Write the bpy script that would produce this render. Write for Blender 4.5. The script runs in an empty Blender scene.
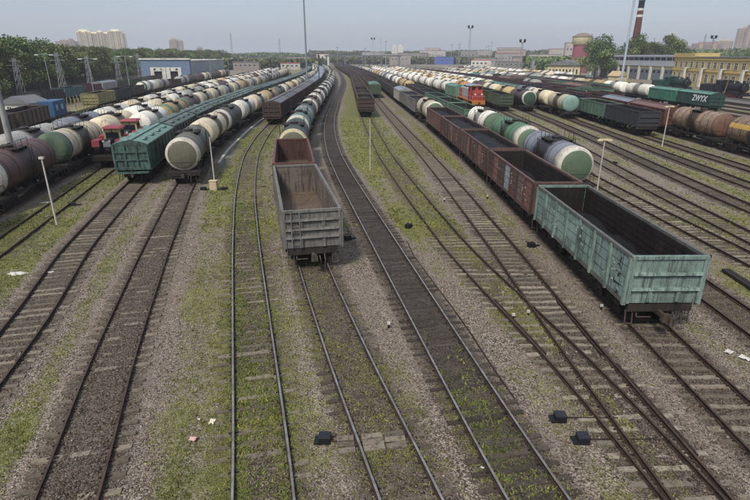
import bpy, math, random
import numpy as np
from mathutils import Vector, Matrix
R = math.radians
random.seed(7); rng = np.random.default_rng(7)
scene = bpy.context.scene
COL = scene.collection

# ------------------------------------------------------------------ camera
CH = 11.2
cam_d = bpy.data.cameras.new("camera"); cam = bpy.data.objects.new("camera", cam_d); COL.objects.link(cam)
cam.location = (0, 0, CH); cam.rotation_euler = (R(90 - 20.8), 0, 0)
cam_d.sensor_width = 36; cam_d.lens = 36 * 513 / 750
cam_d.clip_start = 0.2; cam_d.clip_end = 20000
scene.camera = cam

# ------------------------------------------------------------------ sky, sun, exposure
world = bpy.data.worlds.new("World"); scene.world = world; world.use_nodes = True
SUN_EL, SUN_AZ = 50, 205          # azimuth measured clockwise from +Y: the sun stands behind the camera, a little left
wn = world.node_tree.nodes; wl = world.node_tree.links
sky = wn.new("ShaderNodeTexSky"); sky.sky_type = 'NISHITA'; sky.sun_disc = False
sky.sun_elevation = R(SUN_EL); sky.sun_rotation = R(SUN_AZ)
sky.air_density = 1.0; sky.dust_density = 1.5; sky.ozone_density = 1.5
# thin even overcast over the clear-sky model: milky near the horizon, a little bluer overhead
tcw = wn.new("ShaderNodeTexCoord"); sxw = wn.new("ShaderNodeSeparateXYZ"); wl.new(tcw.outputs["Generated"], sxw.inputs[0])
rw = wn.new("ShaderNodeValToRGB"); wl.new(sxw.outputs["Z"], rw.inputs[0])
rw.color_ramp.elements[0].position = 0.0; rw.color_ramp.elements[0].color = (1.98, 2.2, 2.72, 1)
rw.color_ramp.elements[1].position = 0.5; rw.color_ramp.elements[1].color = (3.7, 4.1, 4.9, 1)
nzw = wn.new("ShaderNodeTexNoise"); nzw.inputs["Scale"].default_value = 2.2; nzw.inputs["Detail"].default_value = 5
mpw = wn.new("ShaderNodeMapping"); mpw.inputs["Scale"].default_value = (1, 1, 5); wl.new(tcw.outputs["Generated"], mpw.inputs[0]); wl.new(mpw.outputs[0], nzw.inputs["Vector"])
mrw = wn.new("ShaderNodeMapRange"); mrw.inputs[1].default_value = .3; mrw.inputs[2].default_value = .7; mrw.inputs[3].default_value = .93; mrw.inputs[4].default_value = 1.07; wl.new(nzw.outputs[0], mrw.inputs[0])
clw = wn.new("ShaderNodeMix"); clw.data_type = 'RGBA'; clw.blend_type = 'MULTIPLY'; clw.inputs[0].default_value = 1; wl.new(rw.outputs[0], clw.inputs[6]); wl.new(mrw.outputs[0], clw.inputs[7])
mxw = wn.new("ShaderNodeMix"); mxw.data_type = 'RGBA'; mxw.inputs[0].default_value = 0.75
wl.new(sky.outputs[0], mxw.inputs[6]); wl.new(clw.outputs[2], mxw.inputs[7])
bgn = wn["Background"]; bgn.inputs[1].default_value = 0.12
wl.new(mxw.outputs[2], bgn.inputs[0])
sd = bpy.data.lights.new("sun", 'SUN'); so = bpy.data.objects.new("sun", sd); COL.objects.link(so)
sd.energy = 2.4; sd.angle = R(10); sd.color = (1.0, 0.95, 0.88)
az = R(SUN_AZ); el = R(SUN_EL)
sdir = Vector((math.sin(az) * math.cos(el), math.cos(az) * math.cos(el), math.sin(el)))
so.rotation_euler = sdir.to_track_quat('Z', 'Y').to_euler(); so.location = sdir * 200 + Vector((0, 0, 50))
vs = scene.view_settings; vs.view_transform = 'Standard'; vs.look = 'None'; vs.exposure = 0.63; vs.gamma = 1; vs.use_curve_mapping = False

# ------------------------------------------------------------------ helpers
def lin(h):
    h = h.lstrip('#'); c = [int(h[i:i + 2], 16) / 255 for i in (0, 2, 4)]
    return tuple((x / 12.92 if x <= .04045 else ((x + .055) / 1.055) ** 2.4) for x in c) + (1,)

class MB:
    """collects shapes, then becomes ONE mesh"""
    def __init__(s): s.v = []; s.f = []; s.m = []; s.s = []
    def add(s, vs, fs, m=0, smooth=False):
        b = len(s.v); s.v += [tuple(v) for v in vs]
        for f in fs: s.f.append([i + b for i in f]); s.m.append(m); s.s.append(smooth)
    def box(s, c, d, m=0, rz=0, ry=0, rx=0, top=None):
        hx, hy, hz = d[0] / 2, d[1] / 2, d[2] / 2
        t = top or (1, 1)
        vs = [(-hx, -hy, -hz), (hx, -hy, -hz), (hx, hy, -hz), (-hx, hy, -hz), (-hx * t[0], -hy * t[1], hz), (hx * t[0], -hy * t[1], hz), (hx * t[0], hy * t[1], hz), (-hx * t[0], hy * t[1], hz)]
        if rz or ry or rx:
            M = Matrix.Rotation(rz, 3, 'Z') @ Matrix.Rotation(ry, 3, 'Y') @ Matrix.Rotation(rx, 3, 'X')
            vs = [M @ Vector(v) for v in vs]
        vs = [(v[0] + c[0], v[1] + c[1], v[2] + c[2]) for v in vs]
        s.add(vs, [(0, 3, 2, 1), (4, 5, 6, 7), (0, 1, 5, 4), (1, 2, 6, 5), (2, 3, 7, 6), (3, 0, 4, 7)], m)
    def cyl(s, p0, p1, r0, r1=None, n=10, m=0, caps=True, smooth=True):
        r1 = r0 if r1 is None else r1
        p0 = Vector(p0); p1 = Vector(p1); d = (p1 - p0).normalized()
        a = d.orthogonal().normalized(); b = d.cross(a)
        vs = []
        for p, r in ((p0, r0), (p1, r1)):
            for i in range(n):
                t = 2 * math.pi * i / n; vs.append(p + a * (r * math.cos(t)) + b * (r * math.sin(t)))
        fs = [(i, (i + 1) % n, n + (i + 1) % n, n + i) for i in range(n)]
        s.add(vs, fs, m, smooth)
        if caps: s.add(vs, [tuple(range(n - 1, -1, -1)), tuple(range(n, 2 * n))], m)
    def tube(s, pts, r, n=6, m=0):
        for a, b in zip(pts[:-1], pts[1:]): s.cyl(a, b, r, n=n, m=m)
    def lathe_x(s, prof, zc, n=32, m=0, flip=False, smooth=True):
        vs = []; k = len(prof)
        for x, r in prof:
            for i in range(n):
                t = 2 * math.pi * i / n; vs.append((x, r * math.cos(t), zc + r * math.sin(t)))
        fs = []
        for j in range(k - 1):
            for i in range(n):
                q = (j * n + i, j * n + (i + 1) % n, (j + 1) * n + (i + 1) % n, (j + 1) * n + i)
                fs.append(q if not flip else q[::-1])
        s.add(vs, fs, m, smooth)
    def lathe_z(s, prof, n=24, m=0, smooth=True):
        vs = []; k = len(prof)
        for z, r in prof:
            for i in range(n):
                t = 2 * math.pi * i / n; vs.append((r * math.cos(t), r * math.sin(t), z))
        fs = [(j * n + i, j * n + (i + 1) % n, (j + 1) * n + (i + 1) % n, (j + 1) * n + i) for j in range(k - 1) for i in range(n)]
        s.add(vs, fs, m, smooth)
    def prism_x(s, poly, x0, x1, m=0):
        n = len(poly)
        vs = [(x0, y, z) for y, z in poly] + [(x1, y, z) for y, z in poly]
        fs = [tuple(range(n))[::-1], tuple(range(n, 2 * n))] + [(i, (i + 1) % n, n + (i + 1) % n, n + i) for i in range(n)]
        s.add(vs, fs, m)
    def prism_y(s, poly, y0, y1, m=0):
        n = len(poly)
        vs = [(x, y0, z) for x, z in poly] + [(x, y1, z) for x, z in poly]
        fs = [tuple(range(n)), tuple(range(n, 2 * n))[::-1]] + [(i, n + i, n + (i + 1) % n, (i + 1) % n) for i in range(n)]
        s.add(vs, fs, m)
    def mesh(s, name, slots=None):
        me = bpy.data.meshes.new(name); me.from_pydata(s.v, [], s.f)
        me.polygons.foreach_set('material_index', s.m); me.polygons.foreach_set('use_smooth', s.s)
        for _ in range(slots or (max(s.m) + 1 if s.m else 1)): me.materials.append(None)
        me.update(); return me

def np_mesh(name, V, F, mat, attrs=None, smooth=False):
    V = np.asarray(V, np.float32); F = np.asarray(F, np.int32); k = F.shape[1]
    me = bpy.data.meshes.new(name)
    me.vertices.add(len(V)); me.vertices.foreach_set('co', V.ravel())
    me.loops.add(F.size); me.loops.foreach_set('vertex_index', F.ravel())
    me.polygons.add(len(F)); me.polygons.foreach_set('loop_start', np.arange(0, F.size, k, dtype=np.int32))
    try: me.polygons.foreach_set('loop_total', np.full(len(F), k, np.int32))
    except Exception: pass
    if smooth: me.polygons.foreach_set('use_smooth', np.ones(len(F), bool))
    for a, val in (attrs or {}).items():
        at = me.attributes.new(a, 'FLOAT', 'POINT'); at.data.foreach_set('value', np.asarray(val, np.float32))
    me.materials.append(mat); me.update(calc_edges=True); return me

def inst(name, me, parent=None, mats=None, loc=None, rz=0, rot=None):
    o = bpy.data.objects.new(name, me); COL.objects.link(o)
    if parent: o.parent = parent
    if loc is not None: o.location = loc
    if rot is not None: o.rotation_euler = rot
    elif rz: o.rotation_euler = (0, 0, rz)
    if mats is not None:
        if not isinstance(mats, (list, tuple)): mats = [mats]
        for i, sl in enumerate(o.material_slots):
            sl.link = 'OBJECT'; sl.material = mats[min(i, len(mats) - 1)]
    return o
def tag(o, label=None, cat=None, group=None, kind=None):
    if label: o['label'] = label
    if cat: o['category'] = cat
    if group: o['group'] = group
    if kind: o['kind'] = kind
    return o
def thing(name, label, cat, loc=(0, 0, 0), rz=0, group=None):
    o = bpy.data.objects.new(name, None); COL.objects.link(o); o.location = loc; o.rotation_euler = (0, 0, rz)
    o.empty_display_size = .2
    return tag(o, label, cat, group)
CACHE = {}
def cached(key, fn):
    if key not in CACHE: CACHE[key] = fn()
    return CACHE[key]

# ------------------------------------------------------------------ materials
def N(nt, t, **kw):
    n = nt.nodes.new(t)
    for k, v in kw.items():
        if k.startswith('i_'): n.inputs[k[2:].replace('_', ' ')].default_value = v
        elif k.startswith('n'): n.inputs[int(k[1:])].default_value = v
        else: setattr(n, k, v)
    return n
def newmat(name, rough=.7, metal=0.):
    m = bpy.data.materials.new(name); m.use_nodes = True
    b = m.node_tree.nodes['Principled BSDF']; b.inputs['Roughness'].default_value = rough; b.inputs['Metallic'].default_value = metal
    b.inputs['Specular IOR Level'].default_value = .3
    return m, m.node_tree, b
def mixc(nt, fac, a, b, mode='MIX'):
    n = nt.nodes.new('ShaderNodeMix'); n.data_type = 'RGBA'; n.blend_type = mode
    if hasattr(fac, 'is_output') or not isinstance(fac, (int, float)): nt.links.new(fac, n.inputs[0])
    else: n.inputs[0].default_value = fac
    for i, x in ((6, a), (7, b)):
        if isinstance(x, tuple): n.inputs[i].default_value = x
        else: nt.links.new(x, n.inputs[i])
    return n.outputs[2]
def ramp(nt, src, lo, hi, a=0., b=1.):
    n = nt.nodes.new('ShaderNodeMapRange'); n.interpolation_type = 'SMOOTHSTEP'
    n.inputs[1].default_value = lo; n.inputs[2].default_value = hi; n.inputs[3].default_value = a; n.inputs[4].default_value = b
    nt.links.new(src, n.inputs[0]); return n.outputs[0]
def math_(nt, op, a, b=None):
    n = nt.nodes.new('ShaderNodeMath'); n.operation = op
    for i, x in ((0, a), (1, b)):
        if x is None: continue
        if isinstance(x, (int, float)): n.inputs[i].default_value = x
        else: nt.links.new(x, n.inputs[i])
    return n.outputs[0]
def posn(nt, scale=(1, 1, 1)):
    g = nt.nodes.new('ShaderNodeNewGeometry'); mp = nt.nodes.new('ShaderNodeMapping'); mp.inputs['Scale'].default_value = scale
    nt.links.new(g.outputs['Position'], mp.inputs[0]); return mp.outputs[0]
def noise(nt, vec, scale, detail=4, rough=.6):
    n = nt.nodes.new('ShaderNodeTexNoise'); n.inputs['Scale'].default_value = scale; n.inputs['Detail'].default_value = detail; n.inputs['Roughness'].default_value = rough
    nt.links.new(vec, n.inputs['Vector']); return n.outputs[0]
def bump(nt, b, src, strength=.3, dist=.02):
    n = nt.nodes.new('ShaderNodeBump'); n.inputs['Strength'].default_value = strength; n.inputs['Distance'].default_value = dist
    nt.links.new(src, n.inputs['Height']); nt.links.new(n.outputs[0], b.inputs['Normal'])
def randval(nt): return nt.nodes.new('ShaderNodeObjectInfo').outputs['Random']

def paint(name, col, dirt=None, amt=.5, rust=.25, vary=.25, rough=.6, rustcol='#5b3d2c', streak=True):
    """weathered paint: run-off streaks, rust blooms, a little tone change from piece to piece"""
    def mk():
        m, nt, b = newmat(name, rough)
        base = lin(col); dc = lin(dirt) if dirt else lin('#3a342e')
        rv = randval(nt)
        hsv = nt.nodes.new('ShaderNodeHueSaturation'); hsv.inputs['Color'].default_value = base
        nt.links.new(ramp(nt, rv, 0, 1, 1 - vary, 1 + vary), hsv.inputs['Value'])
        big = noise(nt, posn(nt), .9, 5, .65)
        c = mixc(nt, ramp(nt, big, .42, .75, 0, amt), hsv.outputs[0], dc)
        if streak:
            st = noise(nt, posn(nt, (3.2, 3.2, .35)), 1.6, 5, .6)
            c = mixc(nt, ramp(nt, st, .44, .68, 0, min(1, amt * 1.35)), c, dc)
        sp = noise(nt, posn(nt, (1, 1, .7)), 3.2, 6, .7)
        c = mixc(nt, ramp(nt, sp, .58, .72, 0, rust * 2.2 if rust < .45 else 1), c, lin(rustcol))
        if streak:
            s2 = noise(nt, posn(nt, (11, 11, .7)), 1.3, 4, .6)
            c = mixc(nt, ramp(nt, s2, .5, .72, 0, min(1, amt * 1.1)), c, mixc(nt, .5, dc, lin(rustcol)))
            c = mixc(nt, ramp(nt, noise(nt, posn(nt, (5, 5, .9)), 2.1, 5, .65), .6, .78, 0, .45), c, tuple(min(1, x * 1.7 + .03) for x in base[:3]) + (1,))
        fine = noise(nt, posn(nt), 26, 3, .7)
        c = mixc(nt, ramp(nt, fine, .3, .8, 0, .3), c, dc)
        ed = noise(nt, posn(nt, (.6, .6, 2.2)), 5, 5, .7)
        c = mixc(nt, ramp(nt, ed, .55, .7, 0, .3), c, tuple(x * .5 for x in dc[:3]) + (1,))
        nt.links.new(c, b.inputs['Base Color'])
        bump(nt, b, math_(nt, 'ADD', sp, math_(nt, 'MULTIPLY', big, 2.5)), .45, .06)
        return m
    return cached(('paint', name), mk)

def barrel_paint(name, col, spill='#211c19', wide=1.8, amt=.9, rust=.15, dirt='#5d5346'):
    """tank shell: paint with the run-down of spilled cargo round the filling hatch at its middle"""
    def mk():
        m, nt, b = newmat(name, .55)
        tc = nt.nodes.new('ShaderNodeTexCoord'); sx = nt.nodes.new('ShaderNodeSeparateXYZ'); nt.links.new(tc.outputs['Object'], sx.inputs[0])
        rv = randval(nt)
        hsv = nt.nodes.new('ShaderNodeHueSaturation'); hsv.inputs['Color'].default_value = lin(col)
        nt.links.new(ramp(nt, rv, 0, 1, .72, 1.15), hsv.inputs['Value'])
        big = noise(nt, posn(nt), .8, 5, .65)
        c = mixc(nt, ramp(nt, big, .48, .8, 0, .45), hsv.outputs[0], lin(dirt))
        st = noise(nt, posn(nt, (2.2, 2.2, .25)), 1.7, 5, .65)
        c = mixc(nt, ramp(nt, st, .5, .68, 0, .6), c, lin(dirt))
        low = math_(nt, 'ADD', sx.outputs['Z'], math_(nt, 'MULTIPLY', st, 1.2))
        c = mixc(nt, ramp(nt, low, 1.5, 2.6, .75, 0), c, lin('#3b342d'))      # road dirt thrown up on the belly
        ax = math_(nt, 'ABSOLUTE', sx.outputs['X'])
        ax = math_(nt, 'ADD', ax, math_(nt, 'MULTIPLY', math_(nt, 'SUBTRACT', st, .5), 2.2))
        c = mixc(nt, ramp(nt, ax, wide * .5, wide, amt, 0), c, lin(spill))
        rs = noise(nt, posn(nt), 2.6, 6, .7)
        c = mixc(nt, ramp(nt, rs, .60 - .24 * rust, .76 - .08 * rust, 0, min(1, .25 + rust * 1.2)), c, lin('#5b3d2c'))
        fine = noise(nt, posn(nt), 22, 3, .7)
        c = mixc(nt, ramp(nt, fine, .35, .85, 0, .25), c, lin(dirt))
        nt.links.new(c, b.inputs['Base Color']); bump(nt, b, rs, .12, .03)
        return m
    return cached(('barrel', name), mk)

def plain(name, col, rough=.8, vary=.2, nscale=4, amt=.35, metal=0., col2=None, bumps=.2):
    def mk():
        m, nt, b = newmat(name, rough, metal); base = lin(col)
        hsv = nt.nodes.new('ShaderNodeHueSaturation'); hsv.inputs['Color'].default_value = base
        nt.links.new(ramp(nt, randval(nt), 0, 1, 1 - vary, 1 + vary), hsv.inputs['Value'])
        n1 = noise(nt, posn(nt), nscale, 5, .65)
        dk = lin(col2) if col2 else tuple(x * .45 for x in base[:3]) + (1,)
        c = mixc(nt, ramp(nt, n1, .4, .75, 0, amt * 2 if amt < .5 else 1), hsv.outputs[0], dk)
        nt.links.new(c, b.inputs['Base Color']); bump(nt, b, n1, bumps, .03)
        return m
    return cached(('plain', name), mk)

M_GEAR = paint('running_gear_grime', '#2b2723', '#171513', .6, .35, .3, .85)
M_BLACK = plain('black_iron', '#1d1d20', .6, .2)
M_WHEELRIM = plain('worn_steel', '#4c4946', .45, .2, metal=.6)
M_COAL = plain('coal', '#161517', .75, .1, 6, .5, bumps=1.)
M_SCRAP = plain('scrap_load', '#332b27', .9, .2, 3, .5, bumps=1., col2='#161414')
M_SCRAPR = plain('rust_load', '#5d4336', .9, .2, 3, .5, bumps=1., col2='#2e2420')
M_CONC = plain('concrete', '#a39d90', .9, .15, 3, .4)
M_GALV = plain('galvanised_steel', '#8b8f90', .5, .1, 3, .2, metal=.3)
M_POSTW = plain('pale_painted_post', '#b3aea2', .6, .1, 3, .3)
M_GLASS = plain('dark_glass', '#1c2126', .15, .1, .3, .2)
M_GLASSFAR = plain('far_window_glass', '#363b42', .3, .3, .3, .2)

# ------------------------------------------------------------------ tracks (world plan, metres; centre line X for each Y)
TR = {
 'L4': [(36, -32.6), (50, -35.0), (60, -36.3), (75, -38.4), (100, -42.3), (130, -46.5), (170, -50), (230, -54), (320, -62), (480, -88)],
 'L3': [(14, -24), (30, -27.4), (39, -29.2), (50, -31.2), (60, -32.6), (75, -34.8), (97, -38.3), (130, -42.6), (170, -46), (230, -50), (320, -58), (480, -84)],
 'L1': [(3, -18), (16, -20.4), (29, -23.0), (42, -25.6), (53, -27.9), (70, -30.6), (83, -32.4), (97, -34.4), (119, -37), (141, -38.6), (165, -40.2), (200, -41.5), (238, -44.5), (320, -52), (480, -78)],
 'L2': [(3, -11.4), (20, -15.3), (29, -18.2), (45, -21.8), (53, -23.2), (63, -24.8), (85, -27.2), (126, -29.4), (160, -30.3), (227, -32.5), (300, -38), (375, -45), (480, -63)],
 'A': [(2, -6.2), (10.3, -8.1), (16, -9.9), (29, -13.3), (44.4, -17.0), (56, -19.3), (65, -20.6), (83, -22.2), (96, -22.9), (112, -23.3), (139, -23.9), (176, -25), (238, -28.5), (300, -33), (447, -50)],
 'B': [(2, -1.2), (10.3, -2.9), (16, -4.4), (29, -7.8), (40.4, -10.6), (49.7, -12.6), (61, -14.7), (75, -16.4), (88, -17.4), (133, -18.7), (201, -21.5), (280, -27.5), (370, -36.5), (480, -53)],
 'C': [(2, 3.2), (10.3, 1.0), (16, -.7), (26, -3.35), (38, -6.0), (48, -7.7), (57, -8.8), (68, -9.9), (86, -11.1), (105, -12), (131, -13), (189, -15.6), (266, -21), (350, -29.5), (447, -42), (520, -54)],
 'D': [(2, 6.3), (10.3, 4.3), (16, 3.2), (29, .8), (48, -2.7), (60, -4.7), (72, -6.2), (88, -7.7), (104, -8.7), (140, -10.1), (180, -11.3), (227, -13.2), (291, -17.5), (400, -27), (554, -46)],
 'F': [(2, 9.4), (10.3, 8.5), (16, 7.75), (19, 7.15), (22.7, 6.35), (29, 5.1), (44, 3.1), (60.5, 1.2), (80, -.3), (95, -1.4), (132, -3.4), (175, -5.8), (260, -10.5), (320, -15.5), (480, -33)],
 'G': [(2, 8.95), (10.3, 8.7), (16, 8.35), (22, 8.1), (29, 7.9), (47, 6.95), (65, 5.8), (88, 4.1), (115, 2.2), (140, .6), (180, -1.8), (260, -7), (320, -12), (480, -29)],
 'H': [(2, 12.0), (20, 11.95), (31, 11.75), (44, 11.4), (56, 11.0), (70, 10.4), (83, 9.7), (95, 8.9), (132, 6.4), (191, 2.6), (260, -3), (320, -8), (480, -25)],
 'J': [(2, 16.6), (25, 16.6), (42, 16.4), (57, 16.1), (76, 15.1), (90, 14.3), (117, 12.5), (158, 10.3), (198, 7.6), (260, 2.4), (320, -3.5), (480, -20)],
 'I': [(2, 22.6), (29, 21.7), (38, 21.2), (49, 20.8), (70, 20.8), (90, 21.9), (125, 23.2), (158, 20.6), (209, 16.0), (260, 10), (320, 3), (480, -15)],
 'K': [(10, 24.4), (31, 24.3), (45, 24.6), (53, 25), (64, 25.8), (84, 26.9), (112, 27.2), (146, 26.2), (200, 22), (260, 16), (320, 8), (480, -10)],
 'M': [(10, 28.9), (38, 28.9), (42, 29), (55, 29.7), (72, 30.9), (90, 31.8), (112, 32.3), (136, 31.6), (200, 27.5), (260, 21.5), (320, 14), (480, -4)],
 'N': [(10, 33.6), (46, 34), (65, 34.9), (83, 35.8), (100, 36.4), (120, 36.8), (136, 36.6), (200, 33), (260, 27), (320, 19), (480, 2)],
 'O': [(10, 38.2), (53, 38.9), (75, 39.6), (100, 40.2), (136, 40.8), (200, 38), (260, 32), (320, 25), (480, 8)],
 'P': [(10, 43.6), (61, 44.4), (75, 44.7), (109, 45.6), (160, 45.8), (200, 44), (260, 38), (320, 31), (480, 14)],
 'L5': [(30, -42), (50, -47), (75, -52.4), (93, -56.6), (115, -60.6), (150, -66), (220, -72), (300, -80), (480, -105)],
 'L6': [(100, -73), (150, -80), (200, -86), (300, -97), (480, -122)],
 'Q': [(60, 68), (100, 70), (135, 70), (160, 68.5), (200, 65), (260, 58), (320, 50), (480, 32)],
 'S': [(60, 97), (100, 99.5), (150, 100), (220, 95), (300, 84), (480, 62)],
}
for i, (nm, x0) in enumerate((('R1', 50.8), ('R2', 55.6), ('R3', 60.4), ('R4', 65.0), ('R5', 75.5), ('R6', 81.0), ('R7', 87.0), ('R8', 93.0))):
    TR[nm] = [(60, x0 - 1), (120, x0), (160, x0 - .8), (200, x0 - 3.2), (260, x0 - 9.5), (320, x0 - 17), (480, x0 - 36)]
YG = np.arange(-10, 620, .5)
TX = {}
for k, pts in TR.items():
    ys = np.array([p[0] for p in pts], float); xs = np.array([p[1] for p in pts], float)
    s0 = (xs[1] - xs[0]) / (ys[1] - ys[0]); s1 = (xs[-1] - xs[-2]) / (ys[-1] - ys[-2])
    ye = np.concatenate(([-60], ys, [800])); xe = np.concatenate(([xs[0] + s0 * (-60 - ys[0])], xs, [xs[-1] + s1 * (800 - ys[-1])]))
    yy = np.arange(-60, 680, .5); x = np.interp(yy, ye, xe)
    for w in (17, 13):
        kx = np.hanning(w + 2)[1:-1]; kx /= kx.sum(); xp = np.pad(x, w // 2, mode='reflect', reflect_type='odd'); x = np.convolve(xp, kx, 'valid')
    TX[k] = np.interp(YG, yy, x)
def tx(k, y): return float(np.interp(y, YG, TX[k]))
def tslope(k, y): return (tx(k, y + 1) - tx(k, y - 1)) / 2

def at_px(x, y, h=0.):
    """plan point seen at photo pixel x, y when it stands h above the ground"""
    S, C = math.sin(R(20.8)), math.cos(R(20.8)); v = (y - 250) / 513; u = (x - 375) / 513
    t = (CH - h) / (S + v * C); return (u * t, t * (C - v * S))

# ------------------------------------------------------------------ value noise for the ground plan
def vnoise(x, y, s, seed):
    r = np.random.default_rng(seed).random((256, 256)).astype(np.float32)
    a = x / s; b = y / s; i = np.floor(a).astype(int); j = np.floor(b).astype(int); fa = a - i; fb = b - j
    fa = fa * fa * (3 - 2 * fa); fb = fb * fb * (3 - 2 * fb)
    g = lambda p, q: r[p % 256, q % 256]
    return (g(i, j) * (1 - fa) + g(i + 1, j) * fa) * (1 - fb) + (g(i, j + 1) * (1 - fa) + g(i + 1, j + 1) * fa) * fb
def fbm(x, y, s, seed):
    return (vnoise(x, y, s, seed) * .5 + vnoise(x, y, s * .47, seed + 1) * .28 + vnoise(x, y, s * .21, seed + 2) * .15 + vnoise(x, y, s * .1, seed + 3) * .07)
INGRASS = {'A': -.35, 'B': .14, 'C': .06, 'D': -.32, 'F': .20, 'G': -.1, 'H': -.25, 'J': -.2, 'I': -.08, 'K': -.08, 'M': -.12, 'N': -.06, 'O': -.06, 'L2': -.35, 'L1': .12, 'L3': -.3}
def ss(x, a, b):
    t = np.clip((x - a) / (b - a), 0, 1); return t * t * (3 - 2 * t)
def ground_masks(x, y):
    """grass, ballast, coal, path weights at plan points"""
    near = np.full(x.shape, 99.); second = np.full(x.shape, 99.); gin = np.zeros(x.shape); coal = np.zeros(x.shape)
    for k in TR:
        d = np.abs(x - np.interp(y, YG, TX[k]))
        y0 = min(p[0] for p in TR[k])
        if k in ('L6', 'Q', 'S', 'R1', 'R2', 'R3', 'R4', 'R5', 'R6', 'R7', 'R8'): d = np.where(y < y0, 99., d)
        c = d < near; gin = np.where(c, INGRASS.get(k, -.2), gin); near = np.where(c, d, near)
        if k == 'D': coal = ss(d, 1.15, .6) * (.48 + .22 * ss(y, 17, 26)) + ss(d, 2.2, .5) * .12
        if k == 'A': coal = np.maximum(coal, ss(d, 1.2, .5) * .35)
        if k == 'L2': coal = np.maximum(coal, ss(d, 1.3, .5) * .3)
    n = fbm(x, y, 7., 11); n2 = fbm(x + y * .15, y * .35, 3.5, 31)
    g = n * .45 + n2 * .35 + fbm(x, y, 1.1, 41) * .2
    X = lambda k: np.interp(y, YG, TX[k])
    bias = np.full(x.shape, .02)
    def zone(a, b, v):
        nonlocal bias
        bias = np.where((x > a) & (x < b), v, bias)
    zone(X('L1') - 3, X('L2'), .17 + 0 * x)
    zone(X('L2') + 1, X('A'), -.05 + .24 * ss(np.abs(x - (X('L2') * .52 + X('A') * .48)), 2.3, 1.0))
    zone(X('A') + 1, X('B'), -.06 + .22 * ss(x, X('B') - 4.4, X('B') - 2.0) + .12 * ss(y, 28, 38))
    zone(X('B') + 1, X('C'), .13 + 0 * x)
    zone(X('C') + 1, X('D'), -.0 + .11 * ss(y, 26, 14))
    zone(X('D') + 1, X('F'), -.02 + .30 * ss(y, 22, 36))
    zone(X('F') + 1, X('G'), -.0 + .20 * ss(y, 22, 38))
    zone(X('G') + 1, X('H'), -.04 + .24 * ss(y, 26, 45) * ss(np.abs(x - (X('G') * .35 + X('H') * .65)), 2.4, .6))
    zone(X('H') + 1, X('J'), .0 + .05 * ss(y, 24, 16))
    zone(X('J') + 1, X('I'), .05 + .1 * ss(y, 30, 22))
    zone(X('I') + 1, X('K'), -.0 + .1 * ss(y, 45, 60))
    zone(X('K') + 1, X('M'), .07 + .14 * ss(y, 50, 60))
    zone(X('M') + 1, X('N'), .27 + 0 * x)
    zone(X('N') + 1, X('O'), .24 + 0 * x)
    zone(X('O') + 1, X('P'), .24 + 0 * x)
    zone(X('P') + 2, X('P') + 18, .02 + 0 * x)
    bias = np.where((x > 66) & (x < 98) & (y < 118), .22, bias)
    bias = np.where(y > 260, bias - .06, bias)
    wF = (np.abs(x - X('F')) < 2.2); gin = np.where(wF, gin - .20 * (1 - ss(y + 14 * (n - .5), 24, 46)), gin)
    gin = np.where((np.abs(x - X('D')) < 1.3), gin + .44 * (1 - ss(y + 12 * (n - .5), 13, 21)), gin)
    gin = np.where((np.abs(x - X('B')) < .45), gin - .12 * (vnoise(x, y, 5., 77) > .35), gin)
    bias = np.where((x > 4.4) & (x < X('F') - 1.3) & (y < 17), .14, bias)
    inside = ss(near, 2.0, 1.2)
    shoulder = ss(near, 3.0, 1.9)
    g = g + (bias + .03) * (1 - inside) + gin * inside - .10 * shoulder * (1 - inside)
    bed = ss(near, 1.75, .85) * .85 + shoulder * .12
    path = ss(y, 48, 54) * ss(y, 110, 90) * ss(x, X('A') + 2.0, X('A') + 2.5) * ss(x, X('B') - 2.0, X('B') - 2.6)
    fill = (x > X('C') + 1.8) & (x < X('D') - 1.8) & (y > 44)
    path = np.where(fill, .5 * ss(y, 44, 60), path)
    g = g - path * .25
    return g, bed, coal, path
def ground_z(x, y):
    return (fbm(x, y, 2.4, 71) - .5) * .10 + (vnoise(x, y, .5, 75) - .5) * .035

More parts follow.
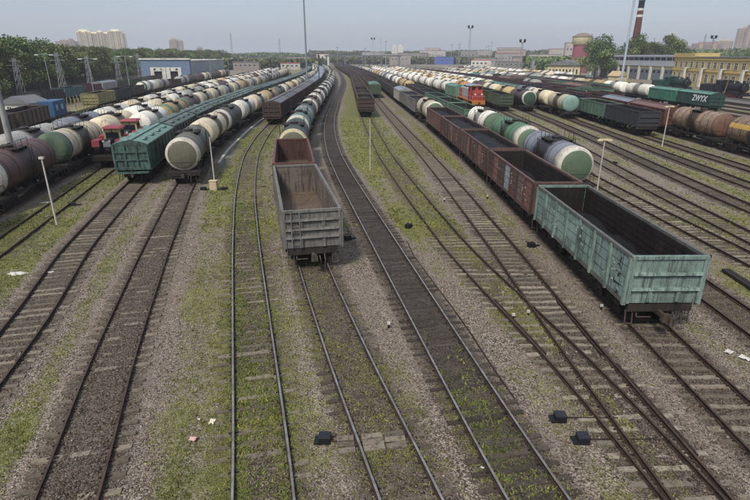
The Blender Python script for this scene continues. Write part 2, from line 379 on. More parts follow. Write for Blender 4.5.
# ------------------------------------------------------------------ ground material
def ground_material():
    m, nt, b = newmat('yard_ground', .95)
    at = lambda n: (lambda q: (setattr(q, 'attribute_name', n), q.outputs['Fac'])[1])(nt.nodes.new('ShaderNodeAttribute'))
    P = posn(nt)
    vor = nt.nodes.new('ShaderNodeTexVoronoi'); vor.inputs['Scale'].default_value = 22; nt.links.new(P, vor.inputs['Vector'])
    sep = nt.nodes.new('ShaderNodeSeparateColor'); nt.links.new(vor.outputs['Color'], sep.inputs[0])
    n_mid = noise(nt, P, 1.3, 6, .65); n_big = noise(nt, P, .16, 4, .6); n_f = noise(nt, P, 9, 5, .7)
    gravel = mixc(nt, ramp(nt, sep.outputs[0], .15, 1.), lin('#332b25'), lin('#b3a695'))
    gravel = mixc(nt, ramp(nt, n_mid, .3, .7, 0, .55), gravel, lin('#6a5e52'))
    gravel = mixc(nt, ramp(nt, n_big, .35, .65, 0, .55), gravel, lin('#82756a'))
    ballast = mixc(nt, ramp(nt, sep.outputs[1], .1, 1.), lin('#1f1a16'), lin('#786a5c'))
    ballast = mixc(nt, ramp(nt, n_f, .35, .65, 0, .6), ballast, lin('#3d332b'))
    c = mixc(nt, ramp(nt, at('bed'), .15, .9, 0, .9), gravel, ballast)
    asph = mixc(nt, ramp(nt, n_f, .3, .7), lin('#77726c'), lin('#5c5852'))
    c = mixc(nt, at('path'), c, asph)
    coalc = mixc(nt, ramp(nt, n_f, .35, .7), lin('#1d1b19'), lin('#4d463f'))
    c = mixc(nt, math_(nt, 'MULTIPLY', at('coal'), ramp(nt, n_mid, .28, .6, .45, 1.)), c, coalc)
    gn = noise(nt, P, 3.0, 5, .7)
    grass = mixc(nt, ramp(nt, gn, .3, .7), lin('#43461f'), lin('#828347'))
    grass = mixc(nt, ramp(nt, n_big, .4, .62, 0, .7), grass, lin('#6a6c3c'))
    gw = math_(nt, 'ADD', at('grass'), math_(nt, 'ADD', math_(nt, 'MULTIPLY', math_(nt, 'SUBTRACT', n_f, .5), .85), math_(nt, 'MULTIPLY', math_(nt, 'SUBTRACT', n_mid, .5), .3)))
    c = mixc(nt, ramp(nt, gw, .47, .74, 0, .85), c, grass)
    nt.links.new(c, b.inputs['Base Color'])
    h = math_(nt, 'ADD', math_(nt, 'MULTIPLY', vor.outputs['Distance'], -1.2), n_f)
    bump(nt, b, h, .8, .05)
    return m
M_GROUND = ground_material()

# ------------------------------------------------------------------ ground sheet
def spaced(breaks):
    out = []
    for a, b_, st in breaks: out += list(np.arange(a, b_, st))
    return np.array(out + [breaks[-1][1]])
gx = spaced([(-6000, -600, 300), (-600, -150, 25), (-150, -42, 3), (-42, -26, .5), (-26, 26, .25), (26, 48, .5), (48, 150, 3), (150, 600, 25), (600, 6000, 300)])
gy = spaced([(-80, 4, 6), (4, 45, .25), (45, 80, .5), (80, 160, 2), (160, 700, 12), (700, 9000, 300)])
GX, GY = np.meshgrid(gx, gy); gxf, gyf = GX.ravel(), GY.ravel()
gm = ground_masks(gxf, gyf)
gz = ground_z(gxf, gyf)
far = (np.abs(gxf) > 46) | (gyf > 82); gz = np.where(far, 0, gz)
nx, ny = len(gx), len(gy); idx = np.arange(nx * ny).reshape(ny, nx)
GF = np.stack([idx[:-1, :-1], idx[:-1, 1:], idx[1:, 1:], idx[1:, :-1]], -1).reshape(-1, 4)
gme = np_mesh('ground', np.stack([gxf, gyf, gz], -1), GF, M_GROUND, dict(grass=gm[0], bed=gm[1], coal=gm[2], path=gm[3]), True)
GROUND = tag(inst('ground', gme), kind='structure')

# ------------------------------------------------------------------ railway tracks: bed, rails, sleepers, fastenings
def rail_mat():
    m, nt, b = newmat('rail_web_rust', .8)
    n = noise(nt, posn(nt), 5, 5, .7)
    nt.links.new(mixc(nt, ramp(nt, n, .3, .7), lin('#1a1411'), lin('#3a2c22')), b.inputs['Base Color']); return m
M_RAIL = rail_mat()
def railtop_mat(name, c1, c2, rough):
    m, nt, b = newmat(name, rough, .5)
    n = noise(nt, posn(nt), 2.2, 5, .7)
    nt.links.new(mixc(nt, ramp(nt, n, .3, .7), lin(c1), lin(c2)), b.inputs['Base Color']); return m
M_RTOP = railtop_mat('rail_head_worn', '#6e665f', '#93908f', .45)
M_RTOPD = railtop_mat('rail_head_rusty', '#3d3029', '#5e4d41', .65)
M_SLEEP = {c: plain('sleeper_' + c, h, .95, .35, 7, .45, col2=h2, bumps=.6) for c, h, h2 in (('buff', '#6e6557', '#3f382f'), ('brown', '#554c41', '#332c26'), ('pale', '#7c7365', '#474036'), ('dark', '#433b34', '#292420'))}
def sleeper_me():
    b = MB(); q = random.Random(5); n = 9; vs = []
    for i in range(n + 1):
        x = -1.35 + 2.7 * i / n; w = .125 + q.uniform(-.018, .012); z = .08 - q.uniform(0, .03)
        if i in (0, n): w -= .015; x += q.uniform(-.02, .02)
        vs += [(x, -w, -.08), (x, -w * .85, z), (x, w * .85, z + q.uniform(-.012, .012)), (x, w, -.08)]
    fs = [(0, 1, 2, 3), tuple(n * 4 + j for j in (3, 2, 1, 0))]
    for i in range(n): fs += [(i * 4 + j, (i + 1) * 4 + j, (i + 1) * 4 + j + 1, i * 4 + j + 1) for j in range(3)]
    b.add(vs, fs); return b.mesh('sleeper')
SLME = sleeper_me()
RAILPROF = [(-.07, 0), (.07, 0), (.07, .015), (.014, .04), (.014, .10), (.036, .12), (.036, .15), (-.036, .15), (-.036, .12), (-.014, .10), (-.014, .04), (-.07, .015)]
RAIL_Z0 = .07   # rail foot; the railhead runs at +.22
RAILTOP = RAIL_Z0 + .15
def rail_mesh(k, off, y0, y1, dz=0.):
    st = []; y = y0
    while y < y1:
        st.append(y); y += .8 if y < 60 else (2 if y < 150 else 6)
    st.append(y1)
    n = len(RAILPROF); V = []; F = []; m = []
    for y in st:
        x = tx(k, y); s = tslope(k, y); l = math.hypot(1, s); nx_, ny_ = 1 / l, -s / l
        for a, z in RAILPROF: V.append((x + nx_ * (off + a), y + ny_ * (off + a), RAIL_Z0 + z + dz))
    for i in range(len(st) - 1):
        for j in range(n):
            F.append((i * n + j, i * n + (j + 1) % n, (i + 1) * n + (j + 1) % n, (i + 1) * n + j)); m.append(1 if j == 6 else 0)
    F.append(tuple(range(n))[::-1]); m.append(0); F.append(tuple((len(st) - 1) * n + j for j in range(n))); m.append(0)
    me = bpy.data.meshes.new('rail'); me.from_pydata(V, [], F); me.polygons.foreach_set('material_index', m); me.materials.append(None); me.materials.append(None); me.update()
    return me
# name: near Y, far Y, sleepers singly up to Y, sleeper colour, sleeper lift, rail head
TINFO = {
 'A': (4, 580, 46, 'buff', .0, M_RTOPD), 'B': (4, 580, 48, 'buff', -.036, M_RTOP), 'C': (4, 580, 46, 'brown', -.040, M_RTOP), 'D': (4, 580, 46, 'dark', -.022, M_RTOP),
 'F': (4, 580, 44, 'buff', -.03, M_RTOPD), 'G': (4, 580, 50, 'pale', -.02, M_RTOPD), 'H': (4, 580, 46, 'buff', -.022, M_RTOPD), 'J': (9, 580, 46, 'brown', -.03, M_RTOPD), 'I': (14, 580, 52, 'pale', -.02, M_RTOPD),
 'K': (20, 580, 52, 'buff', -.012, M_RTOPD), 'M': (26, 580, 52, 'brown', -.022, M_RTOPD), 'N': (30, 580, 52, 'brown', -.022, M_RTOPD), 'O': (36, 580, 50, 'brown', -.04, M_RTOPD), 'P': (38, 580, 0, 'brown', 0, M_RTOPD),
 'L1': (14, 580, 50, 'brown', -.055, M_RTOPD), 'L2': (6, 580, 46, 'buff', -.018, M_RTOPD), 'L3': (22, 580, 0, 'brown', 0, M_RTOPD), 'L4': (34, 580, 0, 'brown', 0, M_RTOPD), 'L5': (50, 380, 0, 'brown', 0, M_RTOPD), 'L6': (105, 380, 0, 'brown', 0, M_RTOPD),
 'Q': (85, 580, 0, 'brown', 0, M_RTOPD), 'S': (85, 580, 0, 'brown', 0, M_RTOPD)}
for i in range(1, 9): TINFO['R%d' % i] = ({7: 170, 8: 226}.get(i, 100), 400, 0, 'brown', 0, M_RTOPD)
BOFF = np.array([-2.25, -1.9, -1.5, -1.1, -.7, -.3, .1, .5, .9, 1.3, 1.7, 2.25]); BZ = np.array([-.12, -.02, .035, .05, .045, .04, .04, .045, .05, .04, -.01, -.12])
FILL = {'A': .055, 'L2': .012, 'D': .012, 'B': .01, 'C': .02, 'F': .02, 'L1': .02}
def bed_z(k, off, x, y):
    return np.interp(off, BOFF, BZ) + FILL.get(k, 0) * ss(np.abs(off), 1.0, .6) + (vnoise(x, y, .42, 91) - .5) * .055 + (vnoise(x, y, .9, 97) - .5) * .025 + (vnoise(x, y, 2.2, 93) - .5) * .03
TRACKLABEL = {'A': 'track left of centre with dark oily ballast', 'B': 'mossy track with green plants between its rails'}
for k, (y0, y1, ys, sc, lift, top) in TINFO.items():
    st = np.concatenate([np.arange(y0, min(60, y1), .4), np.arange(max(60, y0), 150, 1.5), np.arange(150, y1 + 6, 6)])
    offs = np.array([-2.25, -1.9, -1.5, -1.1, -.7, -.3, .1, .5, .9, 1.3, 1.7, 2.25]); zs = np.array([-.12, -.02, .035, .05, .045, .04, .04, .045, .05, .04, -.01, -.12])
    X = np.interp(st, YG, TX[k]); s = np.gradient(X, st); l = np.hypot(1, s)
    VX = X[:, None] + offs[None] / l[:, None]; VY = st[:, None] - offs[None] * (s / l)[:, None]
    VZ = bed_z(k, np.broadcast_to(offs[None], VX.shape), VX, VY)
    ms = ground_masks(VX.ravel(), VY.ravel()); q = np.arange(VX.size).reshape(VX.shape)
    QF = np.stack([q[:-1, :-1], q[:-1, 1:], q[1:, 1:], q[1:, :-1]], -1).reshape(-1, 4)
    tme = np_mesh('railway_track', np.stack([VX.ravel(), VY.ravel(), VZ.ravel()], -1), QF, M_GROUND, dict(grass=ms[0], bed=ms[1], coal=ms[2], path=ms[3]), True)
    t = tag(inst('railway_track', tme), kind='structure')
    dz = -.004 if k == 'F' else 0
    for sgn in (-1, 1): inst('rail', rail_mesh(k, .8 * sgn, y0, y1, dz), t, [M_RAIL, top])
    mb = MB(); mc = MB(); y = y0 + .3; nsl = 0; ymax = 135 if k in 'ABCDFGHJIKMNO' or k in ('L1', 'L2') else 0
    while y < max(ys, ymax):
        x = tx(k, y); s_ = tslope(k, y); rz = -math.atan(s_); z = .024 + lift + random.uniform(-.009, .009); ln = 1.; dx = 0
        if k == 'F' and tx('G', y) - x < 3.0: y += .56 if y < 60 else 1.12; continue
        if k == 'G':
            gap = x - tx('F', y)
            if gap < 3.0: ln = (2.7 + gap) / 2.7; dx = -gap / 2
        if y < ys and nsl < 290:
            o = inst('sleeper', SLME, t, M_SLEEP[sc], (x + dx, y, z), rot=(random.uniform(-.01, .01), random.uniform(-.012, .012), rz + random.uniform(-.035, .035) + (math.pi if random.random() < .5 else 0))); o.scale = (ln * random.uniform(.985, 1.015), random.uniform(.85, 1.1), 1)
            nsl += 1
            if y < 40:
                c_, s2 = math.cos(rz), math.sin(rz)
                for off in (-.8, .8):
                    for e in (-.1, .1):
                        mc.box((x + (off + e) * c_, y + (off + e) * s2, z + .095), (.045, .09, .05), rz=rz + math.pi / 2)
        else:
            mb.box((x + dx, y, z), (2.7 * ln, .24, .16), rz=rz)
        y += .56 if y < 60 else 1.12
    if mb.v: tag(inst('distant_sleepers', mb.mesh('distant_sleepers'), t, M_SLEEP[sc]), kind='stuff')
    if mc.v: tag(inst('rail_clips', mc.mesh('rail_clips'), t, M_RAIL), kind='stuff')

jt = [o for o in COL.objects if o.name.startswith('railway_track')][list(TINFO).index('G')]
def strip(k, off, y0, y1, z, w=.06, h=.1):
    b = MB(); y = y0
    while y < y1 - .01:
        x0, x1 = tx(k, y) + off, tx(k, y + .8) + off; b.cyl((x0, y, z), (x1, y + .8, z), w, n=4); y += .8
    return b.mesh('check_rail')
inst('check_rail', strip('G', .68, 17.5, 21.9, .14), jt, M_RAIL); inst('check_rail', strip('F', -.68, 17.5, 21.9, .14), jt, M_RAIL); inst('check_rail', strip('G', .92, 12, 16.4, .14), jt, M_RAIL)
# ------------------------------------------------------------------ loose stones, grass, flowers close to the bridge
def scatter(n, y0, y1, power=1.):
    y = y0 + (y1 - y0) * rng.random(n) ** power; z = y * .935 + 4
    x = (rng.random(n) * 2 - 1) * .76 * z; return x, y
def surf_z(x, y):
    z = ground_z(x, y)
    for k in TINFO:
        d = x - np.interp(y, YG, TX[k]); z = np.maximum(z, np.where(np.abs(d) < 2.2, bed_z(k, d, x, y), -1))
    return z
def tone_mat(name, cols, rough=.9):
    m, nt, b = newmat(name, rough); a = nt.nodes.new('ShaderNodeAttribute'); a.attribute_name = 'tone'
    r = nt.nodes.new('ShaderNodeValToRGB'); r.color_ramp.elements[0].color = lin(cols[0]); r.color_ramp.elements[-1].color = lin(cols[-1])
    for i, c in enumerate(cols[1:-1]): e = r.color_ramp.elements.new((i + 1) / (len(cols) - 1)); e.color = lin(c)
    nt.links.new(a.outputs['Fac'], r.inputs[0]); nt.links.new(r.outputs[0], b.inputs['Base Color']); return m
def stones(n, y0, y1):
    x, y = scatter(n, y0, y1, 1.25); g, bed, coal, path = ground_masks(x, y)
    keep = (g + rng.normal(0, .06, n) < .56) & (coal < .8 * rng.random(n) + .45); x, y, bed, coal = x[keep], y[keep], bed[keep], coal[keep]; n = len(x)
    s = np.clip(rng.lognormal(math.log(.021), .36, n), .010, .06); z = surf_z(x, y) + s * .25
    O = np.array([(1, 0, 0), (0, 1, 0), (-1, 0, 0), (0, -1, 0), (0, 0, .75), (0, 0, -.75)], float)
    V = O[None] * (s[:, None, None] * rng.uniform(.65, 1.25, (n, 6, 1))) + rng.normal(0, .12, (n, 6, 3)) * s[:, None, None]
    a = rng.random(n) * 6.28; ca, sa = np.cos(a)[:, None], np.sin(a)[:, None]
    V = np.stack([V[..., 0] * ca - V[..., 1] * sa + x[:, None], V[..., 0] * sa + V[..., 1] * ca + y[:, None], V[..., 2] + z[:, None]], -1)
    T = np.array([(0, 1, 4), (1, 2, 4), (2, 3, 4), (3, 0, 4), (1, 0, 5), (2, 1, 5), (3, 2, 5), (0, 3, 5)])
    F = (T[None] + (np.arange(n) * 6)[:, None, None]).reshape(-1, 3)
    tone = np.clip(rng.beta(1.3, 1.8, n) * .92 - bed * .14 - coal * .45, 0, 1)
    return np_mesh('gravel', V.reshape(-1, 3), F, tone_mat('loose_stone', ['#2c2620', '#5f5348', '#877a6a', '#c4b9a6']), dict(tone=np.repeat(tone, 6)))
tag(inst('gravel', stones(170000, 8, 44)), kind='stuff')
def blades(n, y0, y1, h, thr, name, cols, sel=None, wid=.02, k=5):
    x, y = scatter(n, y0, y1, 1.2); g, bed, coal, path = ground_masks(x, y)
    keep = g + rng.normal(0, .11, n) > thr + .02
    if sel is not None: keep &= sel(x, y)
    x, y = x[keep], y[keep]; n = len(x); z = surf_z(x, y) - .01
    sc = (.7 + y / 40.)
    x = np.repeat(x, k) + rng.normal(0, .045, n * k) * np.repeat(sc, k); y = np.repeat(y, k) + rng.normal(0, .045, n * k) * np.repeat(sc, k); z = np.repeat(z, k); sc = np.repeat(sc, k)
    hh = h * rng.uniform(.5, 1.3, n * k); w = wid * sc * rng.uniform(.7, 1.5, n * k); a = rng.random(n * k) * 6.28; lean = rng.normal(0, .7, (n * k, 2)) * hh[:, None]
    dx, dy = np.cos(a) * w, np.sin(a) * w
    V = np.stack([np.stack([x - dx, y - dy, z], -1), np.stack([x + dx, y + dy, z], -1), np.stack([x + lean[:, 0], y + lean[:, 1], z + hh], -1)], 1)
    F = np.arange(n * k * 3).reshape(-1, 3)
    tone = np.clip(np.repeat(fbm(x[::k], y[::k], 1.8, 151), k) * .7 + rng.random(n * k) * .4 - .05, 0, 1)
    return np_mesh(name, V.reshape(-1, 3), F, tone_mat(name, cols), dict(tone=np.repeat(tone, 3)))
GCOL = ['#353819', '#57592a', '#7f8041', '#a6a05a']
tag(inst('grass', blades(85000, 8, 36, .06, .545, 'grass_blades', GCOL)), kind='stuff')
tag(inst('grass', blades(40000, 34, 100, .10, .58, 'grass_blades_far', GCOL, wid=.03, k=4)), kind='stuff')
selB = lambda x, y: (np.abs(x - np.interp(y, YG, TX['B'])) < 1.0) | ((np.abs(x - np.interp(y, YG, TX['D'])) < .8) & (y < 20))
tag(inst('weeds', blades(26000, 8, 40, .10, .49, 'weed_leaves', ['#2f3817', '#4a5724', '#667030', '#868a42'], selB, .024)), kind='stuff')
def flower_sel(x, y):
    XD, XF, XG, XH, XB = (np.interp(y, YG, TX[q]) for q in 'DFGHB')
    return ((x > XD + 2) & (x < XF + .5) & (y > 42) & (y < 100)) | ((x > XH - 3.6) & (x < XH - 1.6) & (y > 34) & (y < 90)) | ((np.abs(x - XB) < .9) & (y < 38) & (vnoise(x, y, 2.2, 211) > .62)) | ((x > 29) & (x < 38) & (vnoise(x, y, 4, 213) > .6))
tag(inst('yellow_flowers', blades(26000, 10, 100, .09, .52, 'yellow_flower_heads', ['#636a25', '#7f822c', '#989232', '#aba03c'], flower_sel, .022, 3)), kind='stuff')

# ------------------------------------------------------------------ wagons: shared shapes
TR_R, TR_Z = 1.5, 2.55       # tank radius, axis above the railhead
def wheel_me():
    b = MB(); n = 20
    prof = [(-.065, .2), (-.065, .475), (.05, .46), (.075, .505), (.10, .5), (.10, .2)]
    vs = [(r * math.cos(2 * math.pi * i / n), y, r * math.sin(2 * math.pi * i / n)) for y, r in prof for i in range(n)]
    b.add(vs, [(j * n + i, j * n + (i + 1) % n, (j + 1) * n + (i + 1) % n, (j + 1) * n + i) for j in range(5) for i in range(n)], 0, False)
    b.add([(r * math.cos(2 * math.pi * i / n), y, r * math.sin(2 * math.pi * i / n)) for y, r in ((-.02, .42), (.04, .42)) for i in range(n)], [tuple(range(n)), tuple(range(2 * n - 1, n - 1, -1))])
    return b.mesh('wheel')
def bogie_me(wheels=False):
    b = MB()
    for s in (-1, 1):
        b.prism_y([(-1.25, .42), (-1.25, .62), (-.75, .66), (-.35, .86), (.35, .86), (.75, .66), (1.25, .62), (1.25, .42), (.85, .40), (.4, .22), (-.4, .22), (-.85, .40)], 1.0 * s - .07, 1.0 * s + .07)
        for x in (-.925, .925): b.box((x, 1.02 * s, .48), (.3, .3, .3))
        for x in (-.14, .14): b.cyl((x, 1.06 * s, .26), (x, 1.06 * s, .62), .09, n=8)
    b.box((0, 0, .62), (.4, 2.1, .22))
    for x in (-.925, .925): b.cyl((x, -1.0, .475), (x, 1.0, .475), .08, n=8)
    if wheels:
        for x in (-.925, .925):
            for s in (-1, 1): b.cyl((x, .73 * s, .475), (x, .86 * s, .475), .475, n=12)
    return b.mesh('bogie')
def coupler_me():
    b = MB(); b.box((.3, 0, .86), (.6, .16, .2)); b.box((.68, 0, .86), (.26, .34, .34), top=(.9, .8)); b.box((.85, .1, .86), (.2, .12, .26)); b.tube([(.1, .35, .75), (.35, .38, .45), (.6, .3, .35), (.7, .2, .5)], .03)
    b.tube([(.05, -.9, .8), (.14, -.9, .62), (.14, -.3, .62)], .03); b.tube([(.1, .6, .85), (.35, .62, .6), (.38, .6, .25)], .035); b.tube([(.03, -1.4, .86), (.03, 1.4, .86)], .03); b.tube([(.03, -1.35, .86), (.12, -1.35, .3), (.12, -1.05, .3), (.03, -1.05, .86)], .03); b.tube([(.03, 1.35, .86), (.12, 1.35, .3), (.12, 1.05, .3), (.03, 1.05, .86)], .03)
    return b.mesh('coupler')
def tank_frame_me(full):
    b = MB()
    b.box((0, 0, .88), (11.5, .45, .34))
    for s in (-1, 1):
        b.box((5.62 * s, 0, .92), (.26, 2.9, .34))
        b.box((5.0 * s, 0, 1.06), (1.0, 2.7, .08))
        for x in (3.9, 2.5): b.box((x * s, 0, 1.15), (.35, 2.5, .5), top=(1, .75))
        if full:
            b.box((0, 1.42 * s, .95), (11.2, .10, .18))
            for t in (-1, 1): b.tube([(5.6 * s, 1.35 * t, 1.05), (5.6 * s, 1.35 * t, 2.0), (4.9 * s, 1.35 * t, 2.0), (4.9 * s, 1.35 * t, 1.05)], .025, 5)
            b.tube([(5.66 * s, -1.35, 1.95), (5.66 * s, 1.35, 1.95)], .025, 5)
            b.cyl((1.0 * s, .7, .7), (2.2 * s, .7, .7), .22, n=8)
    if full: b.tube([(-1.2, 0, 1.0), (-1.2, 0, .45)], .12, 8); b.box((.6, -.5, .65), (.6, .4, .35))
    return b.mesh('underframe')
def gear_me(L=11.5, bx=3.9):
    b = MB(); b.box((0, 0, .9), (L, .9, .4)); b.box((0, 0, 1.05), (L, 2.6, .10))
    for s in (-1, 1):
        b.box((bx * s, 0, .5), (2.5, 2.1, .5), top=(.6, 1))
        for x in (-.925, .925):
            for t in (-1, 1): b.cyl((bx * s + x, .72 * t, .475), (bx * s + x, .86 * t, .475), .475, n=9)
        b.box((L / 2 * s, 0, .9), (.8, .25, .28))
    return b.mesh('running_gear')
CAP = [(4.75, 1.0), (4.9, .995), (5.03, .95), (5.15, .84), (5.24, .66), (5.30, .42), (5.33, .18), (5.335, .0)]
def barrel_me(n, caps):
    b = MB()
    prof = [(-4.75, TR_R), (-2.4, TR_R), (0, TR_R), (2.4, TR_R), (4.75, TR_R)]
    if caps: prof = [(-x, r * TR_R) for x, r in CAP[::-1]] + prof[1:-1] + [(x, r * TR_R) for x, r in CAP]
    b.lathe_x(prof, TR_Z, n, flip=True)
    return b.mesh('barrel')
def cap_me(n):
    b = MB(); b.lathe_x([(x - 4.75, r * TR_R) for x, r in CAP], 0, n, flip=True); return b.mesh('end_cap')
def ring_me(n, w, e=.014, onto=True):
    b = MB(); prof = [(-w, TR_R), (-w, TR_R + e), (0, TR_R + e)]
    if onto: prof += [(.15, TR_R * .995 + e), (.28, TR_R * .95 + e), (.37, TR_R * .87 + e), (.40, TR_R * .83 + e)]
    else: prof += [(0, TR_R)]
    b.lathe_x(prof, 0, n, flip=True); return b.mesh('end_ring')
def dome_me():
    b = MB(); n = 14; b.cyl((0, 0, -.05), (0, 0, .20), .42, n=n); b.cyl((0, 0, .20), (0, 0, .27), .47, .4, n=n); b.box((.3, 0, .30), (.4, .1, .07)); b.cyl((-.85, 0, -.06), (-.85, 0, .16), .12, n=8); return b.mesh('hatch_dome')
def walk_me():
    b = MB()
    for s in (-1, 1):
        b.box((0, .85 * s, -.08), (2.2, .5, .04)); b.box((0, .85 * s, -.2), (.08, .5, .24)); b.box((-.9, .85 * s, -.2), (.06, .4, .24)); b.box((.9, .85 * s, -.2), (.06, .4, .24))
        for x in (-1.05, 0, 1.05): b.tube([(x, 1.07 * s, -.08), (x, 1.07 * s, .55)], .022, 5)
        b.tube([(-1.05, 1.07 * s, .55), (1.05, 1.07 * s, .55)], .022, 5)
    b.box((1.12, 0, -.08), (.06, 1.7, .04)); b.box((-1.12, 0, -.08), (.06, 1.7, .04))
    return b.mesh('walkway')
def ladder_me(h=3.3):
    b = MB()
    for x in (-.22, .22): b.box((x, 0, h / 2), (.05, .05, h))
    for i in range(int(h / .33)): b.box((0, 0, .2 + i * .33), (.44, .03, .03))
    return b.mesh('ladder')
def strap_me():
    b = MB(); n = 20; vs = []
    for x in (-.05, .05):
        for i in range(n + 1):
            t = math.pi * (-.12 + 1.24 * i / n); vs.append((x, (TR_R + .012) * math.cos(t), (TR_R + .012) * math.sin(t)))
    b.add(vs, [(i, i + 1, n + 2 + i, n + 1 + i) for i in range(n)]); return b.mesh('strap')
def stripe_me():
    b = MB(); n = 6; vs = []
    for x in (-4.6, -.25): 
        for i in range(n + 1): t = R(12 + 22 * i / n); vs.append((x, (TR_R + .008) * math.cos(t), (TR_R + .008) * math.sin(t)))
    b.add(vs, [(i, n + 1 + i, n + 2 + i, i + 1) for i in range(n)]); b.add([(v[0] + 4.85, v[1], v[2]) for v in vs], [(i, n + 1 + i, n + 2 + i, i + 1) for i in range(n)]); return b.mesh('side_stripe')
STRIPE = stripe_me(); WHEEL = wheel_me(); BOGIE = bogie_me(); BOGIEW = bogie_me(True); COUP = coupler_me(); M_COUP = paint('coupler_rust', '#4f443c', '#25211e', .5, .3, .2); TFRAME = tank_frame_me(True); TFRAME1 = tank_frame_me(False); GEAR = gear_me(); GEARG = gear_me(11.9, 3.95)
BARREL = barrel_me(36, False); BARREL2 = barrel_me(16, True); BARREL1 = barrel_me(24, True); CAPM = cap_me(36); RING = ring_me(36, .40); RINGW = ring_me(36, .85); RING2 = ring_me(16, .7, .03); BAND = ring_me(36, 1.0, .009, False); RINGB = ring_me(36, .38, .012, False)
DOME = dome_me(); WALK = walk_me(); LADDER = ladder_me(); STRAP = strap_me()

def bogies(root, lod, bx):
    for s in (-1, 1):
        if lod == 0:
            bo = inst('bogie', BOGIE, root, M_GEAR, (bx * s, 0, 0))
            for x in (-.925, .925):
                for t in (-1, 1): inst('wheel', WHEEL, bo, M_GEAR, (x, .79 * t, .475), rot=(0, 0, 0 if t < 0 else math.pi))
        else: inst('bogie', BOGIEW, root, M_GEAR, (bx * s, 0, 0))
def place(track, yc):
    x = tx(track, yc); s = (tx(track, yc + 4) - tx(track, yc - 4)) / 8
    return (x, yc, RAILTOP), math.atan2(1, s), 1 / math.hypot(1, s)
def lod_of(y, x): return 0 if y < 64 and abs(x) < 50 else (1 if y < 140 else 2)
PAL = {
 'cream': barrel_paint('shell_cream', '#cbbd9d'), 'white': barrel_paint('shell_white', '#e0dacb', amt=.75), 'tan': barrel_paint('shell_tan', '#b59c68'),
 'grey': barrel_paint('shell_grey', '#9a9890'), 'blue grey': barrel_paint('shell_bluegrey', '#6d7279', spill='#1f1f24', wide=2.3, amt=1.), 'dark': barrel_paint('shell_dark', '#3a3734', amt=.5),
 'maroon': barrel_paint('shell_maroon', '#503735', amt=.7), 'green': barrel_paint('shell_green', '#4d7558', wide=1.3), 'dark green': barrel_paint('shell_darkgreen', '#3c4c42'), 'olive': barrel_paint('shell_olive', '#6b6a5c', amt=.7),
 'rusty': barrel_paint('shell_rusty', '#96806a', amt=.95, rust=.7, wide=1.5, dirt='#4a372c'), 'teal green': barrel_paint('shell_tealgreen', '#597a70'), 'orange': barrel_paint('shell_orange', '#b0762f'), 'brown': barrel_paint('shell_brown', '#5f4a40')}
CAPS = {'olive': paint('cap_olive', '#6d6c58', '#4a473c', .3, .08), 'green': paint('cap_green', '#4b6d59', '#6f6347', .35, .12), 'mint': paint('cap_mint', '#76948a', '#5a5f55', .3, .06), 'dark': paint('cap_dark', '#33302e', None, .3, .15),
 'white': paint('cap_white', '#cbc5b6', '#6d6454', .35, .06, .1), 'dkgreen': paint('cap_darkgreen', '#34493b', '#232a24', .3, .08), 'grey': paint('cap_grey', '#7d7d78', None, .4, .1), 'rust': paint('cap_rust', '#6a4a3a', None, .5, .5), 'pale': paint('cap_pale', '#b5aa82', '#5d5346', .35, .15), 'yellow': paint('cap_yellow', '#b3923f', '#5d5346', .35, .15)}

def tank(track, yc, label, shell, cap=None, ring=None, band=None, group=None, wide=False, lod=None, stripe=False):
    loc, rz, c = place(track, yc); lod = lod_of(yc, loc[0]) if lod is None else lod
    t = thing('tank_wagon', label, 'tank wagon', loc, rz, group)
    sm = PAL[shell]; cm = CAPS[cap] if cap else sm
    if lod == 0:
        inst('barrel', BARREL, t, sm)
        for s in (-1, 1):
            inst('end_cap', CAPM, t, cm if s < 0 else sm, (4.75 * s, 0, TR_Z), rot=(0, 0, 0 if s > 0 else math.pi))
            if ring and not band and s < 0: inst('end_ring', RINGW if wide else RING, t, CAPS[ring], (4.75 * s, 0, TR_Z), rot=(0, 0, 0 if s > 0 else math.pi))
            if band and s < 0:
                inst('colour_band', BAND, t, CAPS[band], (-4.75, 0, TR_Z), rz=math.pi)
                if ring: inst('colour_ring', RINGB, t, CAPS[ring], (-3.75, 0, TR_Z), rz=math.pi)
            inst('ladder', LADDER, t, M_GEAR, (0, s * 1.62, .75), rot=(0.0, 0, 0))
            for x in (2.3, 3.9): inst('strap', STRAP, t, M_GEAR, (x * s, 0, TR_Z))
            inst('coupler', COUP, t, M_COUP, (5.55 * s, 0, 0), rz=0 if s > 0 else math.pi)
        if stripe: inst('side_stripe', STRIPE, t, CAPS['yellow'], (0, 0, TR_Z))
        d = inst('hatch_dome', DOME, t, sm, (0, 0, TR_Z + TR_R - .06)); inst('walkway', WALK, t, M_GEAR, (0, 0, TR_Z + TR_R + .02))
        inst('underframe', TFRAME, t, M_GEAR); bogies(t, 0, 3.9)
    elif lod == 1:
        inst('barrel', BARREL1, t, sm)
        if cap: inst('end_cap', CAPM, t, cm, (-4.76, 0, TR_Z), rz=math.pi)
        if ring:
            inst('end_ring', RING, t, CAPS[ring], (-4.75, 0, TR_Z), rz=math.pi)
        if band: inst('colour_band', BAND, t, CAPS[band], (-3.6, 0, TR_Z), rz=math.pi)
        inst('hatch_dome', DOME, t, sm, (0, 0, TR_Z + TR_R - .06)); inst('walkway', WALK, t, M_GEAR, (0, 0, TR_Z + TR_R + .02))
        inst('underframe', TFRAME1, t, M_GEAR); bogies(t, 1, 3.9)
    else:
        inst('barrel', BARREL2, t, sm)
        if ring: inst('end_ring', RING2, t, CAPS[ring], (-4.75, 0, TR_Z), rz=math.pi)
        inst('hatch_dome', DOME, t, sm, (0, 0, TR_Z + TR_R - .06)); inst('running_gear', GEAR, t, M_GEAR)
    return t

